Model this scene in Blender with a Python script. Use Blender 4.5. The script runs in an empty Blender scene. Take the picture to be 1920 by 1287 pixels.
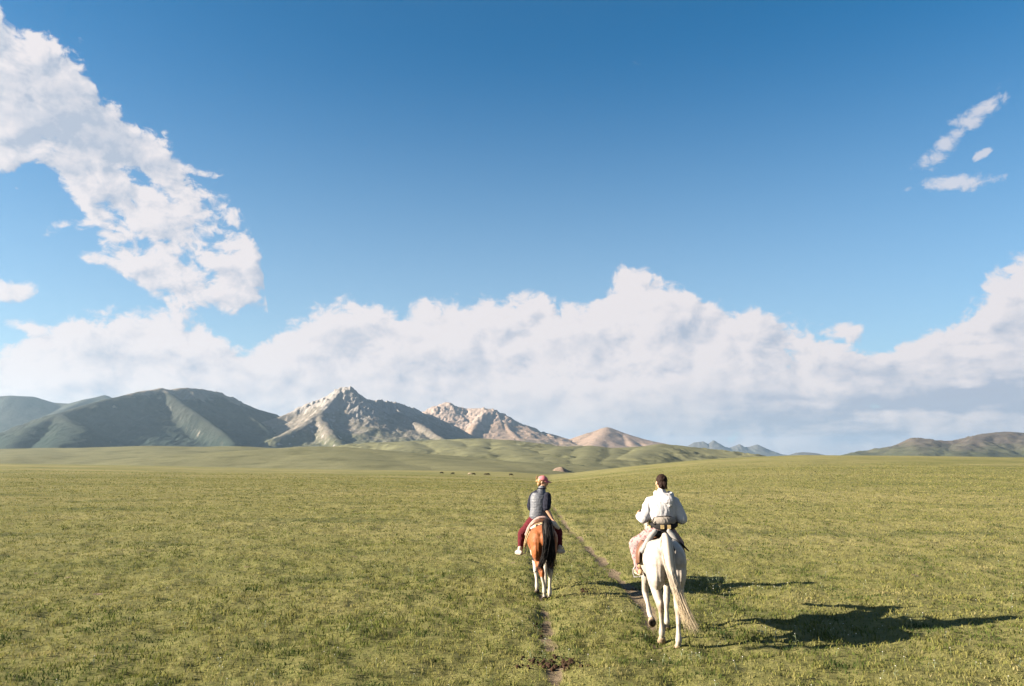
import bpy, bmesh, math, random
import numpy as np
from mathutils import Vector, Matrix

random.seed(7)
RNG = np.random.default_rng(11)
R = math.radians
scene = bpy.context.scene
COL = scene.collection

# ------------------------------------------------------------------ camera
FPX = 1462.0                       # focal length in pixels of the 1920 wide photograph
HORIZON = 850.0
PITCH = math.atan((HORIZON - 643.5) / FPX)
CAM_H = 2.55                       # the photographer sits on a horse too
cam_d = bpy.data.cameras.new('camera')
cam_d.sensor_width = 36.0
cam_d.lens = FPX / 1920.0 * 36.0
cam_d.clip_start = 0.1
cam_d.clip_end = 60000.0
cam = bpy.data.objects.new('camera', cam_d)
COL.objects.link(cam)
cam.location = (0, 0, CAM_H)
cam.rotation_euler = (math.pi / 2 + PITCH, 0, 0)
scene.camera = cam

# ------------------------------------------------------------------ light
SUN_EL, SUN_AZ = 21.0, -99.0      # degrees, azimuth clockwise from the view direction (+y)
SUN_STRENGTH = 5.0
SKY_STRENGTH = 0.1
EXPOSURE = 2.5
scene.view_settings.view_transform = 'Standard'
scene.view_settings.look = 'None'
scene.view_settings.gamma = 1.0
scene.view_settings.use_curve_mapping = False
scene.view_settings.exposure = EXPOSURE
GAIN = 2.0 ** EXPOSURE
scene.cycles.max_bounces = 6
scene.cycles.diffuse_bounces = 3
scene.cycles.glossy_bounces = 2
scene.cycles.transmission_bounces = 3
scene.cycles.volume_bounces = 0
sun_d = bpy.data.lights.new('sun', 'SUN')
sun_d.energy = SUN_STRENGTH
sun_d.angle = R(0.53)
sun_d.color = (1.0, 0.86, 0.68)
sun = bpy.data.objects.new('sun', sun_d)
COL.objects.link(sun)
to_sun = Vector((math.sin(R(SUN_AZ)) * math.cos(R(SUN_EL)), math.cos(R(SUN_AZ)) * math.cos(R(SUN_EL)), math.sin(R(SUN_EL))))
sun.rotation_euler = to_sun.to_track_quat('Z', 'Y').to_euler()
sun.location = (-60, -10, 60)


class X:
    """small wrapper: arithmetic on shader sockets makes Math nodes"""
    nt = None

    def __init__(s, v):
        s.v = v

    @classmethod
    def m(c, op, *a, clamp=False):
        n = c.nt.nodes.new('ShaderNodeMath')
        n.operation = op
        n.use_clamp = clamp
        for i, q in enumerate(a):
            q = q.v if isinstance(q, X) else q
            if isinstance(q, (int, float)):
                n.inputs[i].default_value = q
            else:
                c.nt.links.new(q, n.inputs[i])
        return X(n.outputs[0])

    def __add__(s, o): return X.m('ADD', s, o)
    __radd__ = __add__
    def __sub__(s, o): return X.m('SUBTRACT', s, o)
    def __rsub__(s, o): return X.m('SUBTRACT', o, s)
    def __mul__(s, o): return X.m('MULTIPLY', s, o)
    __rmul__ = __mul__
    def __truediv__(s, o): return X.m('DIVIDE', s, o)
    def max(s, o): return X.m('MAXIMUM', s, o)
    def min(s, o): return X.m('MINIMUM', s, o)
    def clamp(s): return X.m('ADD', s, 0.0, clamp=True)

    def smooth(s, a, b):
        n = X.nt.nodes.new('ShaderNodeMapRange')
        n.interpolation_type = 'SMOOTHSTEP'
        X.nt.links.new(s.v, n.inputs['Value'])
        n.inputs['From Min'].default_value = a
        n.inputs['From Max'].default_value = b
        return X(n.outputs[0])


def x_noise(vec, scale, detail=6, rough=0.55, dist=0.0, lac=2.0, dims='3D', color=False):
    n = X.nt.nodes.new('ShaderNodeTexNoise')
    n.noise_dimensions = dims
    if vec is not None:
        X.nt.links.new(vec.v if isinstance(vec, X) else vec, n.inputs['Vector'])
    n.inputs['Scale'].default_value = scale
    n.inputs['Detail'].default_value = detail
    n.inputs['Roughness'].default_value = rough
    n.inputs['Lacunarity'].default_value = lac
    n.inputs['Distortion'].default_value = dist
    return X(n.outputs['Color'] if color else n.outputs['Fac'])


def x_comb(x, y, z):
    n = X.nt.nodes.new('ShaderNodeCombineXYZ')
    for i, q in enumerate((x, y, z)):
        if isinstance(q, X):
            X.nt.links.new(q.v, n.inputs[i])
        else:
            n.inputs[i].default_value = q
    return X(n.outputs[0])


def x_mix(f, a, b, mode='MIX'):
    n = X.nt.nodes.new('ShaderNodeMix')
    n.data_type = 'RGBA'
    n.blend_type = mode
    n.clamp_factor = True
    for s, q in ((n.inputs[0], f), (n.inputs[6], a), (n.inputs[7], b)):
        if isinstance(q, X):
            X.nt.links.new(q.v, s)
        elif isinstance(q, (int, float)):
            s.default_value = q
        else:
            s.default_value = (*q, 1.0)
    return X(n.outputs[2])


def ray(px, py):
    u = (px - 960.0) / FPX
    v = (643.5 - py) / FPX
    return np.array((u, math.cos(PITCH) - v * math.sin(PITCH), math.sin(PITCH) + v * math.cos(PITCH)))


def at(px, py, y):
    """the point in the place at depth y metres that the photograph shows at this pixel (for reading measurements)"""
    d = ray(px, py)
    return np.array((0, 0, CAM_H)) + d * (y / d[1])


def azel(px, py):
    d = ray(px, py)
    return math.atan2(d[0], d[1]), math.asin(d[2] / np.linalg.norm(d))


# ------------------------------------------------------------------ sky
world = bpy.data.worlds.new('World')
scene.world = world
world.use_nodes = True
nt = world.node_tree
nt.nodes.clear()
X.nt = nt
out = nt.nodes.new('ShaderNodeOutputWorld')
bg = nt.nodes.new('ShaderNodeBackground')
bg.inputs['Strength'].default_value = SKY_STRENGTH
nt.links.new(bg.outputs[0], out.inputs[0])
sky = nt.nodes.new('ShaderNodeTexSky')
sky.sky_type = 'NISHITA'
sky.sun_disc = False
sky.sun_elevation = R(SUN_EL)
sky.sun_rotation = R(SUN_AZ)
sky.altitude = 3000
sky.air_density = 1.0
sky.dust_density = 0.35
sky.ozone_density = 3.0
hs = nt.nodes.new('ShaderNodeHueSaturation')
hs.inputs['Saturation'].default_value = 1.15
hs.inputs['Value'].default_value = 0.325
nt.links.new(sky.outputs[0], hs.inputs['Color'])
tc = nt.nodes.new('ShaderNodeTexCoord')
sep = nt.nodes.new('ShaderNodeSeparateXYZ')
nt.links.new(tc.outputs['Generated'], sep.inputs[0])
dx, dy, dz = (X(sep.outputs[i]) for i in range(3))
AZ = X.m('ARCTAN2', dx, dy)
EL = X.m('ARCSINE', dz)


def x_curve(x, pts, lo, hi):
    """piecewise smooth function of azimuth (radians): pts = [(azimuth, value)], values within lo..hi"""
    n = nt.nodes.new('ShaderNodeFloatCurve')
    c = n.mapping.curves[0]
    n.mapping.extend = 'HORIZONTAL'
    P = sorted(((a + math.pi) / (2 * math.pi), (v - lo) / (hi - lo)) for a, v in pts)
    while len(c.points) < len(P):
        c.points.new(0.5, 0.5)
    for q, (a, v) in zip(c.points, P):
        q.location = (a, v)
        q.handle_type = 'AUTO_CLAMPED'
    n.mapping.update()
    nt.links.new(((x + math.pi) / (2 * math.pi)).v, n.inputs['Value'])
    return X(n.outputs[0]) * (hi - lo) + lo


def gauss(a, e, px, py, rx, ry, rot=0.0):
    """soft elliptical patch of sky"""
    a0, e0 = azel(px, py)
    c, s = math.cos(R(rot)), math.sin(R(rot))
    ax = (a - a0) * math.cos(e0)
    ex = e - e0
    p = (ax * c - ex * s) / (rx / FPX)
    q = (ax * s + ex * c) / (ry / FPX)
    return X.m('POWER', 2.718, (p * p + q * q) * -1.0)


bank_top = [(20, 660), (90, 622), (150, 588), (250, 576), (330, 588), (400, 602), (455, 622), (560, 600), (620, 582), (680, 570), (760, 574), (850, 563),
            (960, 563), (1040, 574), (1095, 574), (1130, 548), (1165, 513), (1205, 505), (1250, 522), (1300, 552), (1400, 572), (1480, 590), (1560, 618),
            (1600, 634), (1660, 636), (1740, 612), (1800, 582), (1845, 535), (1895, 508)]
TOP = [azel(*p) for p in bank_top]
for az_d, el_d in ((-178, 8), (-160, 12), (-140, 7), (-120, 9), (-100, 5), (-80, 8), (-60, 10), (-48, 8), (-40, 7), (40, 15), (48, 13), (60, 8), (80, 10), (100, 6), (120, 11), (140, 13), (160, 7), (178, 8)):
    TOP.append((R(az_d), R(el_d)))
UP = [azel(*p) for p in ((20, 72), (100, 84), (170, 122), (192, 215), (260, 248), (320, 285), (380, 326), (430, 366), (452, 410), (490, 446), (503, 474))]
LOW = [azel(*p) for p in ((20, 330), (90, 312), (130, 372), (190, 470), (230, 545), (300, 552), (380, 572), (430, 582), (470, 556), (500, 505), (508, 482))]
for az_d, u, l in ((-178, -1, 1), (-75, -1, 1), (-62, 26, 21), (-52, 31, 18), (-44, 30, 20), (-38, 30, 19), (-16, -1, 1), (178, -1, 1)):
    UP.append((R(az_d), R(u)))
    LOW.append((R(az_d), R(l)))


def x_billow(vec, scale, detail=3.0):
    n = nt.nodes.new('ShaderNodeTexVoronoi')
    n.voronoi_dimensions = '2D'
    n.feature = 'F1'
    n.inputs['Scale'].default_value = scale
    n.inputs['Detail'].default_value = detail
    n.inputs['Roughness'].default_value = 0.5
    n.inputs['Lacunarity'].default_value = 2.15
    n.normalize = True
    nt.links.new(vec.v, n.inputs['Vector'])
    return 1.0 - X(n.outputs['Distance'])


def density(a, e):
    warp = x_noise(x_comb(a, e, 0.0), 16.0, 3, 0.6, color=True, dims='2D')
    sw = nt.nodes.new('ShaderNodeSeparateXYZ')
    nt.links.new(warp.v, sw.inputs[0])
    wa, we = X(sw.outputs[0]) - 0.5, X(sw.outputs[1]) - 0.5
    aw, ew = a + wa * 0.034, e + we * 0.026
    n_big = x_noise(x_comb(aw + 4.0, ew * 1.3, 0.0), 10.0, 2, 0.5, dims='2D')
    n_fin = x_noise(x_comb(aw + 1.0, ew * 1.35, 0.0), 38.0, 7, 0.66, dims='2D')
    puff = x_billow(x_comb(aw, ew * 1.25, 0.0), 15.0, 3.0)
    noi = (n_big - 0.5) * 0.8 + (n_fin - 0.5) * 1.25 + (puff - 0.66) * 1.7
    top = x_curve(a, TOP, R(-2), R(40))
    bank = ((top - e) / 0.038).min(0.95).max(-1.5)
    holes = gauss(a, e, 1480, 660, 55, 42) * 0.8 + gauss(a, e, 455, 622, 70, 22) * 0.6 + gauss(a, e, 1620, 640, 60, 30) * 0.7 + gauss(a, e, 1500, 815, 280, 50) * 0.55 + gauss(a, e, 1290, 655, 40, 20) * 0.3
    bank = bank - holes
    up = x_curve(a, UP, R(-2), R(40))
    low = x_curve(a, LOW, R(-2), R(40))
    dia = ((up - e) / 0.04).min((e - low) / 0.04).min(0.44).max(-1.5)
    dia = dia - gauss(a, e, 175, 450, 80, 28, 15) * 0.5 - gauss(a, e, 285, 345, 70, 12, 30) * 0.5 - gauss(a, e, 300, 468, 70, 18, 10) * 0.45 - gauss(a, e, 380, 512, 50, 12, 12) * 0.4 + gauss(a, e, 70, 190, 130, 90) * 0.4
    bits = X.m('ADD', 0.0, -1.2)
    for g in BITS:
        bits = bits.max(gauss(a, e, *g) * 1.0 - 0.72)
    # clouds over the rest of the sky, beside and behind the camera
    n_all = x_noise(x_comb(dx, dy, dz * 2.2), 2.6, 2, 0.5)
    back = (dy * -1.0).smooth(-0.55, -0.1)
    rest = (n_all - 0.56) * 5.0 * back + (back - 1.0) * 3.0
    return (bank + noi).max(dia + noi * 1.2).max(bits + noi * 0.9).max(rest.min(0.5) + noi), puff


BITS = ((1780, 268, 62, 27, -40), (1834, 216, 64, 22, -24), (1788, 345, 84, 19, 0), (1840, 288, 34, 12, -15), (14, 550, 40, 24, 10), (46, 612, 55, 22, 14),
        (160, 418, 60, 20, -15), (210, 440, 50, 18, 10), (390, 328, 60, 17, -8), (346, 316, 46, 22, 25), (190, 486, 50, 18, 0), (1570, 620, 60, 24, 0))
den, puff = density(AZ, EL)
den2, _p = density(AZ - 0.012, EL + 0.009)
alpha = den.smooth(-0.06, 0.34)
wv = x_noise(x_comb(AZ, EL, 0.0), 20.0, 3, 0.6, color=True, dims='2D')
swv = nt.nodes.new('ShaderNodeSeparateXYZ')
nt.links.new(wv.v, swv.inputs[0])
wx, wy = (X(swv.outputs[0]) - 0.5) * 0.06, (X(swv.outputs[1]) - 0.5) * 0.05
edge = 1.0 - den.smooth(0.35, 1.3) * 0.45
lit = (den - den2) * 1.25 * edge + 0.78
b1 = x_billow(x_comb(AZ + wx, EL * 1.4 + wy, 0.0), 9.0, 2.0)
b2 = x_billow(x_comb(AZ + wx - 0.022, EL * 1.4 + wy + 0.024, 0.0), 9.0, 2.0)
lit = lit + (b1 - b2) * 1.5 * den.smooth(0.1, 0.7) + (b1 - 0.62) * 0.35
lit = lit + (x_noise(x_comb(AZ + 7.0, EL * 2.2, 0.0), 7.0, 3, 0.55, dims='2D') - 0.5) * 0.6 - den.smooth(0.3, 1.5) * 0.10
streak = x_noise(x_comb(AZ + 2.0, EL * 4.5, 0.0), 9.0, 4, 0.55, dims='2D').smooth(0.30, 0.62)
dark = (gauss(AZ, EL, 1800, 740, 200, 42, -10) * 0.85 + gauss(AZ, EL, 1740, 670, 200, 24, -16) * 0.6 + gauss(AZ, EL, 1480, 790, 380, 50, 0) * 0.5) * streak + gauss(AZ, EL, 120, 220, 110, 60) * 0.75
bright = gauss(AZ, EL, 1180, 575, 80, 55) * 0.45 + gauss(AZ, EL, 1080, 715, 110, 30) * 0.25 + gauss(AZ, EL, 1680, 735, 60, 22) * 0.45 + gauss(AZ, EL, 900, 600, 360, 50) * 0.2
damp = EL.smooth(R(1.0), R(9.0)) * 0.4 + 0.6
lit = (((lit - 0.74) * damp + 0.74) - dark + bright).clamp()
CW, CG = (0.86, 0.81, 0.82), (0.47, 0.53, 0.64)
k = 1.0 / (GAIN * SKY_STRENGTH)
ccol = x_mix(lit, tuple(c * k for c in CG), tuple(c * k for c in CW))
skyc = x_mix(1.0, X(hs.outputs[0]), (0.36, 0.98, 0.96), 'MULTIPLY')
pale = X.m('POWER', ((R(30.0) - EL) / R(28.0)).clamp(), 1.7)
skyc = x_mix(pale * 0.85, skyc, tuple(c * k for c in (0.60, 0.69, 0.74)))
thin = 1.0 - gauss(AZ, EL, 1810, 280, 160, 140) * 0.35
final = x_mix(alpha * 0.97 * thin, skyc, ccol)
nt.links.new(final.v, bg.inputs['Color'])

# ------------------------------------------------------------------ numpy noise
_perm = np.random.default_rng(5).permutation(4096)
_ang = np.random.default_rng(6).random(4096) * 2 * np.pi
_gx, _gy = np.cos(_ang), np.sin(_ang)


def perlin(x, y):
    xi = np.floor(x).astype(np.int64)
    yi = np.floor(y).astype(np.int64)
    xf, yf = x - xi, y - yi
    u = xf * xf * xf * (xf * (xf * 6 - 15) + 10)
    v = yf * yf * yf * (yf * (yf * 6 - 15) + 10)

    def g(ix, iy, fx, fy):
        h = _perm[(_perm[ix & 4095] + iy) & 4095]
        return _gx[h] * fx + _gy[h] * fy
    a = g(xi, yi, xf, yf)
    b = g(xi + 1, yi, xf - 1, yf)
    c = g(xi, yi + 1, xf, yf - 1)
    d = g(xi + 1, yi + 1, xf - 1, yf - 1)
    return (a + (b - a) * u) * (1 - v) + (c + (d - c) * u) * v


def fbm(x, y, oct=5, gain=0.5, ridged=False):
    t, a, n = 0.0, 1.0, 0.0
    for i in range(oct):
        p = perlin(x * 2.0 ** i + 17.3 * i, y * 2.0 ** i - 9.1 * i) * 1.5
        t = t + a * ((1 - np.abs(p) * 2) if ridged else p)
        n += a
        a *= gain
    return t / n


def smoothstep(a, b, x):
    t = np.clip((x - a) / (b - a), 0, 1)
    return t * t * (3 - 2 * t)


# ------------------------------------------------------------------ mesh helpers
def np_mesh(name, V, F, smooth=True):
    """mesh from arrays: V (n,3), F (m,3) or (m,4)"""
    V = np.asarray(V, dtype=np.float32)
    F = np.asarray(F, dtype=np.int32)
    k = F.shape[1]
    me = bpy.data.meshes.new(name)
    me.vertices.add(len(V))
    me.vertices.foreach_set('co', V.ravel())
    me.loops.add(F.size)
    me.loops.foreach_set('vertex_index', F.ravel())
    me.polygons.add(len(F))
    me.polygons.foreach_set('loop_start', np.arange(0, F.size, k, dtype=np.int32))
    me.polygons.foreach_set('use_smooth', np.full(len(F), smooth, dtype=bool))
    me.update(calc_edges=True)
    return me


def set_attr(me, name, vals):
    a = me.attributes.new(name, 'FLOAT', 'POINT')
    a.data.foreach_set('value', np.asarray(vals, dtype=np.float32).ravel())


def set_color(me, name, rgb):
    rgb = np.asarray(rgb, dtype=np.float32)
    a = me.attributes.new(name, 'FLOAT_COLOR', 'POINT')
    a.data.foreach_set('color', np.concatenate([rgb, np.ones((len(rgb), 1), np.float32)], 1).ravel())


def link(name, me, mat=None, parent=None, **props):
    o = bpy.data.objects.new(name, me)
    COL.objects.link(o)
    if mat is not None and not me.materials:
        me.materials.append(mat)
    if parent is not None:
        o.parent = parent
    for k_, v_ in props.items():
        o[k_] = v_
    return o


def empty(name, loc, rz=0.0, **props):
    o = bpy.data.objects.new(name, None)
    COL.objects.link(o)
    o.location = loc
    o.rotation_euler = (0, 0, rz)
    o.empty_display_size = 0.2
    for k_, v_ in props.items():
        o[k_] = v_
    return o


def grid_faces(nu, nv):
    i = np.arange(nu * nv).reshape(nu, nv)
    return np.stack([i[:-1, :-1], i[1:, :-1], i[1:, 1:], i[:-1, 1:]], -1).reshape(-1, 4)


# ------------------------------------------------------------------ materials
def material(name, rough=0.9, spec=0.2):
    m = bpy.data.materials.new(name)
    m.use_nodes = True
    X.nt = m.node_tree
    b = m.node_tree.nodes['Principled BSDF']
    b.inputs['Roughness'].default_value = rough
    b.inputs['Specular IOR Level'].default_value = spec
    return m, b


def m_attr(name):
    n = X.nt.nodes.new('ShaderNodeAttribute')
    n.attribute_name = name
    return n


def m_pos():
    return X(X.nt.nodes.new('ShaderNodeNewGeometry').outputs['Position'])


def m_obj():
    return X(X.nt.nodes.new('ShaderNodeTexCoord').outputs['Object'])


def bump(b, h, strength=0.5, dist=0.05):
    n = X.nt.nodes.new('ShaderNodeBump')
    n.inputs['Strength'].default_value = strength
    n.inputs['Distance'].default_value = dist
    X.nt.links.new(h.v, n.inputs['Height'])
    X.nt.links.new(n.outputs[0], b.inputs['Normal'])


def simple_mat(name, col, rough=0.8, spec=0.25, var=0.25, scale=30.0, bstr=0.25, bdist=0.004):
    m, b = material(name, rough, spec)
    p = m_obj()
    n = x_noise(p, scale, 5, 0.6)
    col = tuple(q * 0.57 for q in col)
    c = x_mix(n.smooth(0.25, 0.75), tuple(q * (1 - var) for q in col), tuple(min(1, q * (1 + var)) for q in col))
    X.nt.links.new(c.v, b.inputs['Base Color'])
    if bstr:
        bump(b, x_noise(p, scale * 4, 4, 0.6), bstr, bdist)
    return m


# ------------------------------------------------------------------ ground
crest_px = np.array([(-900, 860), (-300, 864), (20, 868), (300, 874), (500, 880), (700, 885), (860, 888), (960, 891), (1030, 897), (1075, 892), (1130, 884), (1190, 876), (1250, 869), (1320, 862), (1400, 857),
                     (1500, 853.5), (1700, 854.5), (1920, 857), (2300, 860), (2900, 862)], float)
crest_az = np.arctan((crest_px[:, 0] - 960) / FPX)
crest_r = np.interp(crest_px[:, 0], [-900, 700, 1030, 1130, 1400, 2900], [430, 470, 430, 470, 620, 620])
crest_z = CAM_H - (crest_px[:, 1] - HORIZON) / FPX * crest_r
BASE = -60.0

TRACK_A = np.array([(1.2, -5.0), (1.45, 6.0), (1.72, 8.6), (2.0, 10.6), (2.13, 12.2), (2.26, 14.3), (2.2, 17.5), (2.1, 21.5), (1.95, 27), (2.0, 39), (2.3, 60), (3.2, 110), (5, 250)])
TRACK_B = np.array([(0.15, -5.0), (0.42, 6.0), (0.50, 8.9), (0.52, 11.3), (0.57, 13.8), (0.62, 17.0), (0.55, 22), (0.45, 30), (0.5, 60), (1.6, 110), (3.4, 250)])


def track_d(x, y, T):
    return x - np.interp(y, T[:, 1], T[:, 0])


def ground_macro(x, y):
    r = np.hypot(x, y)
    az = np.arctan2(x, y)
    zc = np.interp(az, crest_az, crest_z)
    rc = np.interp(az, crest_az, crest_r)
    t = np.clip((r - 35) / (rc - 35), 0, 1)
    z = zc * t ** 1.15
    z = z + (BASE - zc) * smoothstep(rc, rc + 900, r) * smoothstep(0, 1, (r - rc) / 300 + 0.05)
    w = smoothstep(60, 200, r) * (1 - smoothstep(rc * 0.72, rc, r))
    z = z + w * (fbm(x / 70, y / 40, 3) * 0.9)
    return z


def ground_z(x, y):
    x = np.asarray(x, float)
    y = np.asarray(y, float)
    r = np.hypot(x, y)
    z = ground_macro(x, y)
    nr = 1 - smoothstep(60, 200, r)
    tus = fbm(x / 0.9, y / 0.9, 3)
    z = z + nr * (0.085 * tus + 0.030 * perlin(x / 0.22, y / 0.22)) + 0.06 * nr * perlin(x / 3.1, y / 3.1)
    da, db = track_d(x, y, TRACK_A), track_d(x, y, TRACK_B)
    z = z - (1 - smoothstep(60, 130, r)) * (0.045 * np.exp(-(da / 0.17) ** 2) + 0.05 * np.exp(-(db / 0.17) ** 2))
    return z


def dirt_mask(x, y):
    wob = 0.10 * perlin(x / 0.7, y / 0.7)
    da = track_d(x, y, TRACK_A) + wob
    db = track_d(x, y, TRACK_B) - wob
    na = fbm(x / 0.5 + 7, y / 1.3, 4)
    nb = fbm(x / 0.5 + 31, y / 1.1, 4)
    fa = np.interp(y, [0, 10, 11.5, 13, 15, 19, 24, 32, 45, 70], [0.0, 0.1, 0.25, 0.75, 0.98, 0.85, 0.65, 0.52, 0.42, 0.0])
    fb = np.interp(y, [0, 8, 9.3, 11, 14.5, 17, 20], [0.48, 0.66, 0.54, 0.46, 0.54, 0.1, 0.0])
    wa = np.interp(y, [0, 14, 22, 40, 90], [0.15, 0.16, 0.13, 0.10, 0.10])
    a = np.exp(-(da / wa) ** 2) * fa * (1.0 + 1.7 * na)
    b = np.exp(-(db / 0.135) ** 2) * fb * (1.0 + 1.8 * nb)
    bare = smoothstep(0.50, 0.62, fbm(x / 0.9 + 80, y / 0.6 + 3, 3)) * 0.8
    return np.clip(np.maximum(np.maximum(a, b), bare), 0, 1)


fan_in = np.linspace(R(-43), R(43), 600)
fan_out = np.concatenate([np.linspace(R(-180), R(-43.5), 36), fan_in, np.linspace(R(43.5), R(180), 36)])
rad = np.concatenate([np.geomspace(1.0, 7.0, 24)[:-1], np.geomspace(7.0, 60.0, 270)[:-1], np.geomspace(60, 700, 120)[:-1], np.geomspace(700, 21000, 60)])
AA, RR = np.meshgrid(fan_out, rad, indexing='ij')
gx, gy = np.sin(AA) * RR, np.cos(AA) * RR
gz = ground_z(gx, gy)
V = np.stack([gx, gy, gz], -1).reshape(-1, 3)
F = grid_faces(len(fan_out), len(rad))
cent = len(V)
V = np.vstack([V, [[0, 0, float(ground_z(0.0, 0.0))]]])
me = np_mesh('ground', V, F[:, ::-1])
bm = bmesh.new()
bm.from_mesh(me)
bm.verts.ensure_lookup_table()
nr_ = len(rad)
for i in range(len(fan_out) - 1):
    bm.faces.new((bm.verts[cent], bm.verts[(i + 1) * nr_], bm.verts[i * nr_])).smooth = True
bmesh.ops.recalc_face_normals(bm, faces=bm.faces[:])
bm.to_mesh(me)
bm.free()
gd = np.where(np.hypot(V[:, 0], V[:, 1]) < 140, dirt_mask(V[:, 0], V[:, 1]), 0)
set_attr(me, 'dirt', gd)
if me.polygons[5000].normal.z < 0:
    me.flip_normals()

m_ground, b = material('meadow_soil_and_grass', 0.95, 0.1)
P = m_pos()
GRASS_G, GRASS_Y, GRASS_D = (0.098, 0.100, 0.031), (0.165, 0.148, 0.064), (0.032, 0.046, 0.014)
mp = X.nt.nodes.new('ShaderNodeMapping')
mp.inputs['Scale'].default_value = (0.35, 1.0, 1.0)
X.nt.links.new(P.v, mp.inputs['Vector'])
PS = X(mp.outputs[0])
n1 = x_noise(PS, 0.030, 6, 0.62)
n2 = x_noise(PS, 0.22, 6, 0.68)
n3 = x_noise(P, 6.0, 5, 0.7)
c = x_mix(n1.smooth(0.36, 0.66), GRASS_G, GRASS_Y)
c = x_mix(n2.smooth(0.50, 0.68) * 0.75, c, GRASS_D)
c = x_mix(n2.smooth(0.46, 0.30) * 0.5, c, GRASS_Y)
c = x_mix(n3.smooth(0.45, 0.7) * 0.45, c, GRASS_Y)
c = x_mix(n3.smooth(0.5, 0.25) * 0.6, c, GRASS_D)
dirt = X(m_attr('dirt').outputs['Fac'])
soil = x_mix(x_noise(P, 9.0, 6, 0.65), (0.065, 0.048, 0.030), (0.165, 0.132, 0.090))
c = x_mix(dirt.smooth(0.30, 0.55), c, soil)
X.nt.links.new(c.v, b.inputs['Base Color'])
bump(b, x_noise(P, 3.0, 8, 0.75), 0.9, 0.12)
ground = link('ground', me, m_ground, kind='structure')

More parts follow.
